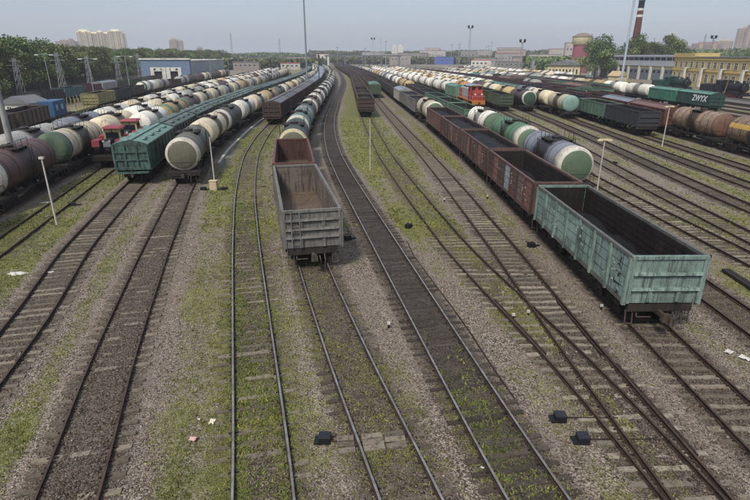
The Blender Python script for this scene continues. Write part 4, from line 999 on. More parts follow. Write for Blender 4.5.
# ------------------------------------------------------------------ graffiti and lettering
def text_mesh(body, size, name, bold=.0):
    cu = bpy.data.curves.new(name, 'FONT'); cu.body = body; cu.size = size; cu.extrude = .004; cu.align_x = 'CENTER'; cu.align_y = 'CENTER'; cu.offset = bold; cu.shear = .25
    o = bpy.data.objects.new(name, cu); COL.objects.link(o); dg = bpy.context.evaluated_depsgraph_get()
    me = bpy.data.meshes.new_from_object(o.evaluated_get(dg)); bpy.data.objects.remove(o); me.name = name
    me.materials.clear(); me.materials.append(None); return me
M_WHITE = plain('white_lettering', '#d2d4cf', .7, .05, 3, .2)
gbox = [o for o in COL.objects if o.get('label', '').startswith('dark green boxcar with white graffiti')][0]
inst('graffiti', text_mesh('ZWYX', 1.7, 'graffiti', .05), gbox, M_WHITE, (-2.4, 1.595, 2.45), rot=(R(90), 0, R(180)))

# ------------------------------------------------------------------ locomotive
def diesel(track, yc):
    loc, rz, c = place(track, yc)
    t = thing('locomotive', 'red and grey diesel locomotive with orange front beam', 'locomotive', loc, rz)
    RED = paint('loco_red', '#a33a2e', '#5a2a22', .3, .1, .05); GRY = paint('loco_grey', '#9a9a98', '#55524e', .35, .1, .05); ORG = paint('loco_orange', '#b5702f', '#6a4a2a', .35, .1, .05)
    b = MB(); b.box((0, 0, 1.25), (16.4, 2.9, .25)); b.box((0, 0, .8), (5, 2.2, .7)); 
    for s in (-1, 1): b.box((8.15 * s, 0, .85), (.4, 3.0, .7))
    inst('frame', b.mesh('frame'), t, ORG)
    b = MB(); b.box((1.2, 0, 2.45), (10.2, 2.0, 2.2)); b.prism_x([(-1, 3.54), (1, 3.54), (.7, 3.8), (-.7, 3.8)], -3.8, 6.2)
    for i in range(8): b.box((-3.2 + i * 1.25, 1.02, 2.5), (.9, .06, 1.6)); b.box((-3.2 + i * 1.25, -1.02, 2.5), (.9, .06, 1.6))
    inst('engine_hood', b.mesh('engine_hood'), t, GRY)
    b = MB(); b.box((-6.0, 0, 2.2), (3.4, 2.5, 1.7), top=(.97, .98)); b.box((-6.95, 0, 3.3), (1.45, 2.1, .6), top=(.8, .9)); inst('nose', b.mesh('nose'), t, RED)
    b = MB(); b.box((-4.6, 0, 2.9), (2.4, 2.9, 3.0), top=(.98, .94)); cb = inst('cab', b.mesh('cab'), t, RED)
    b = MB(); b.prism_x([(-1.5, 4.4), (1.5, 4.4), (1.1, 4.65), (-1.1, 4.65)], -6.0, -3.2); inst('cab_roof', b.mesh('cab_roof'), t, GRY)
    wm = (lambda b: (b.box((0, 0, 0), (.04, .75, .7)), b.mesh('window'))[1])(MB())
    for y in (-.75, .75): inst('window', wm, cb, M_GLASS, (-5.82, y, 3.85))
    for s in (-1, 1): inst('window', wm, cb, M_GLASS, (-4.6, 1.42 * s, 3.6), rz=math.pi / 2)
    hl = (lambda b: (b.cyl((-.06, 0, 0), (.05, 0, 0), .2, n=12), b.mesh('headlight'))[1])(MB())
    for y in (-.75, .75): inst('headlight', hl, t, plain('lamp_glass', '#d8d2c0', .3, .05), (-7.74, y, 2.7))
    b = MB(); b.box((5.6, 0, 2.3), (2.6, 2.3, 2.0)); inst('rear_panel', b.mesh('rear_panel'), t, RED)
    b = MB(); b.cyl((1.5, 0, 3.7), (1.5, 0, 4.2), .25, n=10); b.box((3.4, 0, 3.85), (2.2, 1.2, .2)); inst('exhaust', b.mesh('exhaust'), t, M_BLACK)
    b = MB()
    for s in (-1, 1):
        for i in range(9): b.tube([(-8 + i * 2, 1.42 * s, 1.3), (-8 + i * 2, 1.42 * s, 2.3)], .025, 5)
        b.tube([(-8, 1.42 * s, 2.3), (8, 1.42 * s, 2.3)], .025, 5)
        b.tube([(8.2 * s, -1.4, 2.3), (8.2 * s, 1.4, 2.3)], .025, 5)
    b.tube([(-8, 1.42, 1.4), (-8.2, 1.4, 2.3)], .025, 5)
    inst('handrail', b.mesh('handrail'), t, M_POSTW)
    for s in (-1, 1):
        inst('bogie', BOGIEW, t, M_GEAR, (5.6 * s, 0, 0)); inst('coupler', COUP, t, M_COUP, (8.1 * s, 0, 0), rz=0 if s > 0 else math.pi)
diesel('I', 128.6)

def steam(x, y, rz, label, boiler_mat, cab_mat, star=False):
    t = thing('steam_locomotive', label, 'steam locomotive', (x, y, RAILTOP), rz)
    b = MB(); b.lathe_x([(-6.3, .0), (-6.3, 1.0), (-6.0, 1.12), (-6.0, 1.12), (-3.6, 1.12), (-3.6, 1.05), (2.2, 1.05), (2.2, 0)], 2.75, 20, flip=True); inst('boiler', b.mesh('boiler'), t, boiler_mat)
    b = MB(); b.cyl((-5.2, 0, 3.75), (-5.2, 0, 4.55), .34, .42, n=14); inst('chimney', b.mesh('chimney'), t, M_BLACK)
    b = MB(); b.cyl((-2.4, 0, 3.6), (-2.4, 0, 4.3), .5, .42, n=14); b.cyl((-.3, 0, 3.6), (-.3, 0, 4.2), .45, .38, n=14); b.tube([(-4.2, 0, 3.85), (-2.4, 0, 4.35), (1.0, 0, 4.2)], .12, 8); inst('steam_dome', b.mesh('steam_dome'), t, boiler_mat)
    b = MB(); b.box((3.4, 0, 2.9), (2.6, 2.9, 2.6)); b.prism_x([(-1.6, 4.2), (1.6, 4.2), (1.0, 4.5), (-1.0, 4.5)], 1.9, 5.2); cb = inst('cab', b.mesh('cab'), t, cab_mat)
    w = (lambda b: (b.box((0, 0, 0), (.8, .05, .7)), b.mesh('window'))[1])(MB())
    for s in (-1, 1): inst('window', w, cb, M_GLASS, (3.3, 1.47 * s, 3.4))
    b = MB(); b.box((-.8, 0, 1.5), (11.0, 2.8, .12)); b.box((-6.6, 0, .95), (.3, 2.9, .5)); b.box((-5.2, 1.2, 1.1), (1.6, .7, .8)); b.box((-5.2, -1.2, 1.1), (1.6, .7, .8)); inst('running_board', b.mesh('running_board'), t, M_BLACK)
    dw = (lambda b: (b.cyl((0, -.07, 0), (0, .07, 0), .72, n=18), b.cyl((0, -.1, 0), (0, .1, 0), .15, n=8), b.mesh('wheel'))[2])(MB())
    for i in range(5):
        for s in (-1, 1): inst('wheel', dw, t, plain('wheel_red', '#6b2f2a', .6), (-4.0 + i * 1.55, .82 * s, .72))
    b = MB(); b.cyl((-6.34, 0, 2.75), (-6.28, 0, 2.75), .8, n=16); b.cyl((-6.5, 0, 3.9), (-6.2, 0, 3.9), .22, n=10); b.box((-6.66, 0, 1.35), (.06, 1.1, .3)); inst('smokebox_door', b.mesh('smokebox_door'), t, M_BLACK)
    if star:
        n = 5; b = MB(); pts = [((.42 if i % 2 == 0 else .17) * math.sin(math.pi * i / n), 2.75 + (.42 if i % 2 == 0 else .17) * math.cos(math.pi * i / n)) for i in range(10)]
        b.prism_x(pts, -6.4, -6.35); inst('star', b.mesh('star'), t, paint('star_red', '#b02a24', None, .1, .05))
    b = MB(); b.box((8.6, 0, 2.1), (6.6, 2.9, 1.9)); b.box((8.6, 0, 1.0), (7, 2.2, .4)); b.box((9.0, 0, 3.15), (4.4, 2.2, .3), top=(.8, .7)); inst('tender', b.mesh('tender'), t, cab_mat)
    for s in (-1, 1): inst('bogie', BOGIEW, t, M_GEAR, (8.6 + 2.1 * s, 0, 0))
steam(98.6, 149, math.pi / 2 - .01, 'black steam locomotive with round smokebox in front of yellow building', M_BLACK, M_BLACK)
steam(98.4, 176, math.pi / 2 + .05, 'dark green steam locomotive standing behind the black one', plain('loco_dark_green', '#26453a', .5), plain('loco_dark_green', '#26453a', .5))

# ------------------------------------------------------------------ tractors on the flat wagon, container on its flat
def tractor(track, yc, label):
    loc, rz, c = place(track, yc)
    t = thing('tractor', label, 'tractor', (loc[0], loc[1], loc[2] + 1.13), rz)
    REDT = paint('tractor_red', '#96404a', '#6a3434', .25, .08, .1); CRM = paint('tractor_cream', '#ad996f', '#7d6a4a', .3, .1, .05)
    b = MB(); b.box((-1.25, 0, 1.15), (1.9, .85, .8), top=(.95, .85)); b.box((-.2, 0, .75), (4.0, .5, .5)); inst('engine_hood', b.mesh('engine_hood'), t, plain('tractor_dark', '#2c3338', .6))
    b = MB(); b.box((-2.22, 0, 1.15), (.06, .7, .55)); inst('grille', b.mesh('grille'), t, M_GALV)
    b = MB(); b.cyl((-1.0, -.3, 1.5), (-1.0, -.3, 2.5), .06, n=8); inst('exhaust_pipe', b.mesh('exhaust_pipe'), t, M_BLACK)
    hm = (lambda b: (b.cyl((-.05, 0, 0), (.04, 0, 0), .12, n=10), b.mesh('headlight'))[1])(MB())
    for s in (-1, 1): inst('headlight', hm, t, M_POSTW, (-2.26, .3 * s, 1.45))
    b = MB(); b.box((.75, 0, 1.75), (1.6, 1.75, 1.5), top=(.94, .94)); cb = inst('cab', b.mesh('cab'), t, CRM)
    b = MB(); b.box((0, 0, 0), (.04, 1.3, .65)); inst('windscreen', b.mesh('windscreen'), cb, M_GLASS, (-.06, 0, 1.75))
    sw = (lambda b: (b.box((0, 0, 0), (1.0, .04, .65)), b.mesh('window'))[1])(MB())
    for s in (-1, 1): inst('window', sw, cb, M_GLASS, (.75, .87 * s, 1.95))
    b = MB(); b.box((.7, 0, 2.58), (2.0, 2.0, .18), top=(.85, .8)); inst('roof', b.mesh('roof'), t, REDT)
    fm = (lambda b: (b.box((0, 0, .1), (1.5, .75, .14)), b.box((-.7, 0, -.2), (.14, .75, .6)), b.mesh('fender'))[2])(MB())
    wm = (lambda b: (b.cyl((0, -.25, 0), (0, .25, 0), .72, n=18), b.cyl((0, -.28, 0), (0, .28, 0), .3, n=12), b.mesh('wheel'))[2])(MB())
    for s in (-1, 1):
        inst('fender', fm, t, REDT, (-1.35, 1.15 * s, 1.35)); inst('fender', fm, t, REDT, (1.1, 1.2 * s, 1.5))
        for x in (-1.35, 1.15): inst('wheel', wm, t, M_BLACK, (x, 1.1 * s, .72))
y0 = 53.5 + 6
tractor('L1', y0 - 3.2, 'red tractor with cream cab at the near end of the flat wagon')
tractor('L1', y0 + 3.2, 'red tractor with cream cab at the rear end of the flat wagon')
def container(track, yc):
    loc, rz, c = place(track, yc)
    t = thing('container', 'blue container with pale patches on a flat wagon by the house', 'container', (loc[0], loc[1], loc[2] + 1.13), rz)
    b = MB(); b.box((0, 0, 1.25), (6.0, 2.4, 2.5))
    for i in range(19):
        x = -2.85 + i * 5.7 / 18
        for s in (-1, 1): b.box((x, s * 1.21, 1.25), (.14, .05, 2.3))
    for i in range(7): b.box((-3.01, -1.0 + i / 3, 1.25), (.05, .14, 2.3))
    inst('shell', b.mesh('shell'), t, BLUEBOX)
    pm_ = (lambda b: (b.box((0, 0, 0), (1.0, .02, .9)), b.mesh('pale_panel'))[1])(MB())
    for x in (-1.6, .9): inst('pale_panel', pm_, t, paint('pale_blue_panel', '#93a9bd', '#3a6a94', .5, .1), (x, -1.25, 1.4))
container('L5', [o for o in COL.objects if o.get('label') == 'flat wagon carrying the blue container'][0].location.y)

# ------------------------------------------------------------------ posts and masts
def post(x, y, h, label, r0=.07, r1=.045, mat=None, head=None, lean=(0, 0), foot=False):
    t = thing('light_post', label, 'post', (x, y, 0))
    b = MB(); b.cyl((0, 0, -.1), (lean[0], lean[1], h), r0, r1, 8); inst('pole', b.mesh('pole'), t, mat or M_POSTW)
    if head == 'T':
        b = MB(); b.box((lean[0], lean[1], h + .04), (1.0, .18, .12)); b.box((lean[0] - .4, lean[1], h - .02), (.36, .24, .08)); b.box((lean[0] + .4, lean[1], h - .02), (.36, .24, .08)); inst('lamp_head', b.mesh('lamp_head'), t, plain('lamp_yellowed', '#c9bf93', .5, .05))
    elif head == 'cap':
        b = MB(); b.box((lean[0], lean[1], h + .05), (.3, .2, .14)); inst('lamp_head', b.mesh('lamp_head'), t, M_POSTW)
    return t
post(-22.4, 34.4, 4.7, 'thin pale post beside the faint left track', head='cap')
p = post(-14.3, 44.9, 4.6, 'thin post with beige relay box at its foot')
post(-.5, 53, 5.2, 'thin white post in the grass right of the black track', .07, .05)
post(20.0 - 1.2, 42.4, 4.7, 'pale T headed lamp post right of the teal gondola', head='T')
post(37.4, 67.3, 5.1, 'pale lamp post in front of the rust boxcar', head='T')
post(73.6, 113.5, 7, 'leaning brown wooden post beside the green graffiti boxcar', .14, .1, plain('old_wood', '#6d5f50', .9), lean=(.8, 0))
b = MB(); b.box((0, 0, .4), (.62, .5, .8)); b.box((0, 0, .83), (.7, .58, .06)); b.box((0, -.26, .4), (.5, .02, .6))
t = thing('relay_box', 'beige relay box at the foot of a thin post', 'relay box', (-14.3, 44.55, 0)); inst('cabinet', b.mesh('cabinet'), t, plain('beige_box', '#b8a58a', .7, .05, 2, .3))
b = MB(); b.box((-.95, 0, .12), (.5, .3, .25)); b.box((.95, 0, .12), (.5, .3, .25)); b.box((0, 0, .05), (2.2, .08, .06)); inst('footing', b.mesh('footing'), t, M_BLACK)
def tall_mast(x, y, h, label, r0, r1, mat, head='ring'):
    t = thing('floodlight_mast', label, 'mast', (x, y, 0)); b = MB(); b.cyl((0, 0, -.2), (0, 0, h), r0, r1, 12); inst('pole', b.mesh('pole'), t, mat)
    if head == 'ring':
        b = MB(); b.cyl((0, 0, h), (0, 0, h + .3), 1.2, n=12)
        for i in range(6): b.box((1.3 * math.cos(i * 1.047), 1.3 * math.sin(i * 1.047), h - .2), (.5, .5, .4))
        inst('lamp_ring', b.mesh('lamp_ring'), t, mat)
tall_mast(-32.4, 46, 15.5, 'thick grey concrete pole behind the maroon tank wagon', .28, .2, plain('concrete_pole', '#8d8c88', .9, .05, 2, .3))
tall_mast(-23.1, 184, 46, 'very tall slim grey floodlight mast left of centre', .34, .18, M_GALV)
tall_mast(86.7, 190, 44, 'tall pale blue grey mast right of the water tower', .42, .28, plain('pale_blue_mast', '#a3adb5', .5, .05, 2, .15))
def lattice(x, y, h, label, w=1.6, twin=False, arms=True, lean=0.):
    t = thing('lattice_mast', label, 'mast', (x, y, 0), group='lattice masts along the left sidings' if x < 0 else 'distant masts right of centre'); b = MB(); k = max(4, int(h / 2.0))
    leg = []
    for sx in (-1, 1):
        for sy in (-1, 1): b.tube([(sx * w / 2, sy * w / 2, 0), (sx * w * .18 + lean, sy * w * .18, h)], .07, 4)
    for i in range(k):
        f0, f1 = i / k, (i + 1) / k; a = w / 2 * (1 - .64 * f0); c = w / 2 * (1 - .64 * f1)
        for s in (-1, 1): b.tube([(-a + lean * f0, s * a, h * f0), (c + lean * f1, s * c, h * f1)], .04, 4); b.tube([(s * a + lean * f0, -a, h * f0), (s * c + lean * f1, c, h * f1)], .04, 4)
    inst('tower', b.mesh('tower'), t, M_GALV)
    if arms: b = MB(); b.box((lean, 0, h * .82), (4.4, .12, .12)); b.box((lean, 0, h * .93), (3.0, .12, .12)); inst('cross_arm', b.mesh('cross_arm'), t, M_GALV)
    if twin:
        b = MB(); b.box((0, 0, h), (3.2, 1.2, .3))
        for s in (-1, 1): b.box((1.4 * s, 0, h + 1.0), (1.2, 1.0, 1.8), top=(1.2, 1))
        inst('lamp_head', b.mesh('lamp_head'), t, M_BLACK)
for x, y, h, l in ((-99, 150, 10.5, 'leftmost pale lattice mast against the dark wood'), (-93.5, 161, 12, 'pale lattice mast with double legs behind the white house'), (-96, 182, 11, 'pale lattice mast between house and beige tower block'), (-88, 186, 11, 'lattice mast left of the blue depot'), (-104, 240, 12, 'lattice mast just left of the depot front')):
    lattice(x, y, h, l)
def lamp2(x, y, h, label):
    t = thing('street_lamp', label, 'street lamp', (x, y, 0), group='double lamps of the left sidings'); b = MB(); b.cyl((0, 0, 0), (0, 0, h), .14, .09, 8); b.tube([(-1.6, 0, h - .15), (0, 0, h), (1.6, 0, h - .15)], .06, 5); inst('pole', b.mesh('pole'), t, M_GALV)
    for s in (-1, 1): b = MB(); b.box((2.0 * s, 0, h - .2), (1.0, .36, .2)); inst('lamp_head', b.mesh('lamp_head'), t, M_WHITE)
for x, y, h, l in ((-90.5, 150, 11.5, 'double lamp above the white house'), (-73.5, 140, 10.5, 'double lamp behind the khaki wagon'), (-78.5, 172, 11, 'double lamp left of the white covered wagon'), (-75.5, 196, 10, 'double lamp in front of the depot gates'), (-62.0, 205, 10, 'double lamp right of the depot front'), (-70.0, 260, 10, 'double lamp beside the grey depot wall')):
    lamp2(x, y, h, l)
for x, y, h, l, tw in ((71, 415, 30, 'tall mast with two dark lamp heads right of the blue building', True), (96, 360, 19, 'single dark mast right of the twin headed mast', True), (66, 430, 20, 'thinner mast beside the twin headed mast', False), (-2, 560, 26, 'faint mast at the middle of the horizon', True), (8, 760, 34, 'faint distant mast beside the pale silo', False), (-130, 500, 30, 'distant mast right of the grey depot', False), (-90, 520, 26, 'distant mast above the far left trees', False), (160, 410, 26, 'distant mast between water tower and chimney', False), (250, 420, 26, 'distant mast beyond the yellow building', False), (232, 380, 22, 'distant mast above the yellow roof', True)):
    lattice(x, y, h, l, 1.8, tw, not tw)

rp = random.Random(11)
for n_, (ya, yb, cnt) in enumerate(((170, 260, 9), (260, 420, 16))):
    for i in range(cnt):
        y = rp.uniform(ya, yb); ks = ['L1', 'A', 'B', 'D', 'G', 'J', 'K', 'N', 'O', 'P', 'R2', 'R4', 'R6', 'S']; k = ks[(i * 5 + n_ * 3) % len(ks)]
        h = rp.uniform(8, 13); x = tx(k, y) + 2.15
        t = thing('yard_lamp', ('slim grey lamp mast between the mid distance trains' if n_ == 0 else 'slim distant grey lamp mast among the far sidings'), 'lamp mast', (x, y, 0), 0, 'lamp masts between the trains' if n_ == 0 else 'distant lamp masts')
        b = MB(); b.cyl((0, 0, 0), (0, 0, h), .16, .1, 6); inst('pole', b.mesh('pole'), t, M_GALV if i % 3 else M_BLACK)
        b = MB(); b.box((0, 0, h), (1.6, .3, .2)); inst('lamp_head', b.mesh('lamp_head'), t, M_GALV)

# ------------------------------------------------------------------ small things on the ground
def machine(x, y, label, tgt, n=2):
    t = thing('point_machine', label, 'point machine', (x, y, .04)); t.scale = (.72, .72, .72); tgt /= .72
    b = MB(); b.box((0, 0, .15), (.5, .42, .26), top=(.95, .95)); b.box((-.1, 0, .03), (.7, .5, .06)); inst('housing', b.mesh('housing'), t, M_BLACK)
    b = MB(); b.box((0, 0, .30), (.54, .46, .05), top=(.92, .92)); b.box((.12, .05, .335), (.12, .1, .03)); inst('lid', b.mesh('lid'), t, plain('black_lid', '#25272d', .5, .1))
    for i in range(n):
        yy = (i - (n - 1) / 2) * .5; b = MB(); b.cyl((.25 * (1 if tgt > 0 else -1), yy * .5, .1), (tgt, yy, .07), .028, n=6); inst('rod', b.mesh('rod'), t, M_RAIL)
machine(-1.55, 12.75, 'black point machine box left of the centre track', 2.6)
machine(6.05, 13.75, 'black point machine box farther from the camera, beside the junction', 1.9, 1)
machine(6.42, 12.75, 'nearer black point machine box beside the junction', 2.4, 1)
t = thing('crossing_boards', 'pale weathered boards laid between the rails beside a point machine', 'boards', (tx('C', 12.75), 12.75, .09), .15)
for i in range(3):
    for x0, x1 in ((-.68, .0), (.02, .68), (-1.45, -.9)):
        b = MB(); b.box(((x0 + x1) / 2, -.34 + i * .27 + random.uniform(-.02, .02), random.uniform(0, .015)), (x1 - x0 - .03, .22, .06), rz=random.uniform(-.03, .03)); inst('board', b.mesh('board'), t, M_SLEEP['buff'])
def skid(x, y, label):
    t = thing('brake_skid', label, 'brake skid', (x, y, .03), random.uniform(0, 1)); b = MB(); b.box((0, 0, .14), (.42, .34, .28), top=(.8, .9)); b.box((.2, 0, .05), (.7, .14, .06)); inst('shoe', b.mesh('shoe'), t, M_BLACK); b = MB(); b.tube([(-.2, 0, .1), (-.35, 0, .34)], .03); inst('handle', b.mesh('handle'), t, M_BLACK)
for x, y, l in ((-1.75, 31.3, 'small black skid right of the grey gondola'), (2.3, 33.8, 'small black skid in grass left of the faint track'), (9.75, 30, 'small black skid beside the brown gondola'), (-23.9, 39.3, 'small black skid in grass by the faint left track'), (26.3, 56, 'small black skid between the right hand tracks')): skid(x, y, l)
def marker(x, y, label):
    t = thing('marker_post', label, 'marker post', (x, y, 0)); b = MB(); b.cyl((0, 0, -.05), (0, 0, .22), .05, n=8); inst('stub', b.mesh('stub'), t, M_BLACK); b = MB(); b.box((0, 0, .26), (.13, .1, .11)); inst('head', b.mesh('head'), t, M_POSTW)
for x, y, l in ((5.65, 40.5, 'small white marker left of the pale sleepered track'), (9.35, 41.5, 'small white marker beside the brown gondola train'), (.6, 19.8, 'small white marker in grass right of the centre track'), (6.25, 20.6, 'small white marker beside the junction frog'), (7.0, 20.9, 'small white marker between the crossing rails'), (10.6, 21.5, 'small white marker left of the teal gondola')): marker(x, y, l)
def sheet_litter(x, y, w, label, mat):
    b = MB(); n = 4; vs = [(w * (i / n - .5) + random.uniform(-.02, .02), w * .7 * (j / n - .5) + random.uniform(-.02, .02), .03 + random.uniform(0, .05)) for i in range(n + 1) for j in range(n + 1)]
    b.add(vs, [(i * (n + 1) + j, (i + 1) * (n + 1) + j, (i + 1) * (n + 1) + j + 1, i * (n + 1) + j + 1) for i in range(n) for j in range(n)])
    o = inst('paper_scrap', b.mesh('paper_scrap'), None, mat, (x, y, .03), rz=random.uniform(0, 3)); tag(o, label, 'litter')
sheet_litter(-5.3, 13.6, .24, 'cream paper scrap on the gravel left of the mossy track', plain('paper_cream', '#d8cdb0', .8, .05))
sheet_litter(-5.65, 12.8, .24, 'pink paper scrap nearest the left bottom of the mossy track', plain('paper_pink', '#cfa39c', .8, .05))
sheet_litter(-5.75, 13.7, .1, 'tiny white paper scrap beside the cream one', plain('paper_white', '#bebbb0', .8, .05))
sheet_litter(14.2, 17.8, .34, 'white paper scrap right of the teal gondola track', plain('paper_white', '#bebbb0', .8, .05))
sheet_litter(14.55, 17.35, .38, 'larger white paper scrap right of the teal gondola track', plain('paper_white', '#bebbb0', .8, .05))
sheet_litter(3.1, 11.6, .12, 'white lump of litter inside the second track from the boxes', plain('paper_white', '#bebbb0', .8, .05))
def spill(x, y, r, label):
    n = 22; b = MB(); vs = [(0, 0, .10)]
    for k, z in ((.45, .085), (.8, .05), (1.0, -.06)):
        for i in range(n):
            q = r * k * (1 + .35 * math.sin(i * 1.7 + x) * random.uniform(.2, 1)); vs.append((q * math.cos(6.283 * i / n), q * .5 * math.sin(6.283 * i / n), z + random.uniform(-.01, .01)))
    fs = [(0, 1 + i, 1 + (i + 1) % n) for i in range(n)]
    for k in range(2): fs += [(1 + k * n + i, 1 + (k + 1) * n + i, 1 + (k + 1) * n + (i + 1) % n, 1 + k * n + (i + 1) % n) for i in range(n)]
    b.add(vs, fs, 0, True); tag(inst('lime_spill', b.mesh('lime_spill'), None, plain('lime', '#b9b6ae', .95, .1, 6, .5, col2='#6d655b'), (x, y, .0)), label, 'spill')
spill(-19.6, 25.8, .55, 'white powder spill left of the hopper track'); spill(-17.9, 25.9, .4, 'white powder spill between the hopper track rails'); spill(-26.6, 40.2, .6, 'whitish powder patch beside the faint left track')
t = thing('timber_pile', 'two dark timber beams lying on grass right of the teal gondola', 'timbers', (19.25, 24.7, .05), R(88))
for dy, dz in ((-.16, .1), (.16, .1)): b = MB(); b.box((0, dy * .75, dz), (2.6, .2, .16)); inst('beam', b.mesh('beam'), t, plain('tarred_beam', '#2a2522', .8, .1))
t = thing('rail_offcut', 'short dark rail offcut lying beside the pale sleepered track', 'rail', (19.0, 28.0, .04), .2); b = MB(); b.box((0, 0, .06), (1.7, .14, .12)); b.box((0, 0, .14), (1.7, .07, .06)); inst('rail', b.mesh('rail'), t, M_RAIL)
b = MB(); pts = [(2.05, 31, .02), (2.28, 28.6, .03), (2.9, 25.4, .03), (3.6, 22, .03), (4.1, 19.4, .03), (4.39, 17.4, .03), (4.9, 14.5, .02)]; b.tube(pts, .04, 6); tag(inst('ground_cable', b.mesh('ground_cable'), None, M_RAIL), 'thin dark cable lying along the gravel right of the black track', 'cable')
b = MB()
for y in range(56, 112, 2):
    xa, xb = tx('A', y) + 2.1, tx('A', y + 2) + 2.1; b.box(((xa + xb) / 2, y + 1, .1), (.28, 2.0, .16), rz=math.atan((xa - xb) / 2))
tag(inst('platform_kerb', b.mesh('platform_kerb'), None, plain('white_kerb', '#b5b2aa', .9, .05, 2, .3)), 'long pale kerb beside the path right of the pale tank train', 'kerb')

# ------------------------------------------------------------------ buildings
def frame_of(A, B): d = Vector((B[0] - A[0], B[1] - A[1], 0)); return d.length, math.atan2(d.y, d.x)
def win_me(w, h, mull=True):
    def mk():
        b = MB(); e = .12
        for s in (-1, 1): b.box((s * (w / 2), -.05, 0), (e, .12, h + e)); b.box((0, -.052, s * (h / 2)), (w + e, .11, e))
        if mull: b.box((0, -.04, 0), (.08, .07, h - .1)); b.box((0, -.04, h * .15), (w - .1, .065, .08))
        return b.mesh('window')
    return cached(('win', w, h, mull), mk)
def pane_me(w, h): return cached(('pane', w, h), lambda: (lambda b: (b.box((0, -.005, 0), (w, .03, h)), b.mesh('pane'))[1])(MB()))
def windows(t, xs, z, w, h, fm, gm, y=0, mull=True):
    for x in xs:
        f = inst('window', win_me(w, h, mull), t, fm, (x, y, z)); inst('pane', pane_me(w, h), f, gm, (0, 0, 0))
BLK = []
def block(A, B, D, H, label, wall, name='building', cat='building', roofmat=None, parapet=.4, group=None):
    L, rz = frame_of(A, B); t = thing(name, label, cat, (A[0], A[1], 0), rz, group); BLK.append(((A[0] + B[0]) / 2, (A[1] + B[1]) / 2, L / 2 + 14))
    b = MB(); b.box((L / 2, D / 2, H / 2), (L, D, H)); inst('wall', b.mesh('wall'), t, wall)
    b = MB(); b.box((L / 2, D / 2, H + parapet / 2), (L + .5, D + .5, parapet)); inst('roof', b.mesh('roof'), t, roofmat or wall)
    return t, L
M_YEL = plain('ochre_plaster', '#bca56a', .9, .03, .6, .3, col2='#9c8a5e'); M_WHITEW = plain('white_plaster', '#c4c1b8', .9, .05, .8, .3); M_SLATE = plain('grey_roofing', '#6d6e70', .85, .08, .5, .3); M_CREAMW = plain('cream_plaster', '#c2b691', .9, .05, .6, .3); M_GREYW = plain('grey_cladding', '#8d9197', .8, .05, .4, .2); M_BRICKR = plain('dark_brick', '#5c362e', .9, .05, 1.2, .3)
# yellow building at right
t, L = block((127, 232), (114, 140), 16, 10.3, 'long ochre yellow two storey building at the right edge', M_YEL, roofmat=M_SLATE)
xs = [3 + i * 4.9 for i in range(18)]
windows(t, xs, 7.7, 2.3, 2.2, M_WHITEW, M_GLASS); windows(t, xs, 3.1, 2.4, 2.9, M_WHITEW, M_GLASS)
for z in (5.6, 9.7): b = MB(); b.box((L / 2, -.12, z), (L, .25, .3)); inst('cornice', b.mesh('cornice'), t, M_YEL)
b = MB(); b.box((10, 4, 11.2), (20, 9, 1.6)); inst('attic', b.mesh('attic'), t, M_YEL)
for x in (15.2, 29.9, 44.6, 59.4, 74.1):
    b = MB(); b.box((x, -1.2, 3.2), (1.6, .6, 6.4), top=(.75, 1)); b.box((x, -.7, 6.6), (1.2, 1.4, .3)); inst('white_buttress', b.mesh('white_buttress'), t, M_WHITEW)
# roundhouse
A, B = (124, 312), (138, 238); L, rz = frame_of(A, B); t = thing('roundhouse', 'long engine shed with grey doors and white piers under a dark roof', 'engine shed', (A[0], A[1], 0), rz)
b = MB(); b.box((L / 2, 10, 3.2), (L, 20, 6.4)); inst('wall', b.mesh('wall'), t, M_CREAMW)
b = MB(); b.prism_x([(-.6, 6.4), (6, 8.6), (6, 10.6), (12, 11.4), (18, 10.6), (20.6, 6.4)], -.5, L + .5); inst('roof', b.mesh('roof'), t, M_SLATE)
for i in range(int(L / 4)): b = MB(); b.box((2 + i * 4, 5.95, 9.6), (3.2, .1, 1.2)); inst('skylight', b.mesh('skylight'), t, M_GLASS)
nb = 9
for i in range(nb):
    x = L * (i + .5) / nb; b = MB(); b.box((x, -.06, 2.6), (L / nb - 2.0, .14, 5.0)); b.box((x, -.15, 2.6), (.12, .1, 5.0)); d = inst('door', b.mesh('door'), t, plain('grey_door', '#5f656c', .7, .1))
    for q in (-1.6, 1.6): inst('pane', pane_me(1.4, 1.2), d, M_GLASS, (x + q, -.16, 3.9))
for i in range(nb + 1): b = MB(); b.box((L * i / nb, -.25, 3.1), (1.2, .5, 6.2)); inst('pier', b.mesh('pier'), t, M_WHITEW)
# small beige gable hut in front of the roundhouse
t = thing('gable_hut', 'small beige gabled hut in front of the engine shed', 'hut', (104, 232, 0), -1.2); b = MB(); b.box((0, 0, 1.5), (6, 4.5, 3.0)); inst('wall', b.mesh('wall'), t, M_CREAMW)
b = MB(); b.prism_x([(-2.7, 2.9), (2.7, 2.9), (0, 4.9)], -3.3, 3.3); inst('roof', b.mesh('roof'), t, plain('tan_roof', '#a3916d', .9))
# cream shed
t, L = block((91, 287), (106, 281), 34, 6.2, 'long cream building with grey roof below the water tower', M_CREAMW, roofmat=M_CREAMW, parapet=.2)
windows(t, [1.4 + i * 1.65 for i in range(9)], 3.2, .8, 2.6, M_CREAMW, M_GLASS, mull=False)
b = MB(); b.prism_y([(-1, 6.4), (L + 1, 6.4), (L / 2, 9.0)], -1, 35); inst('pitched_roof', b.mesh('pitched_roof'), t, M_SLATE)
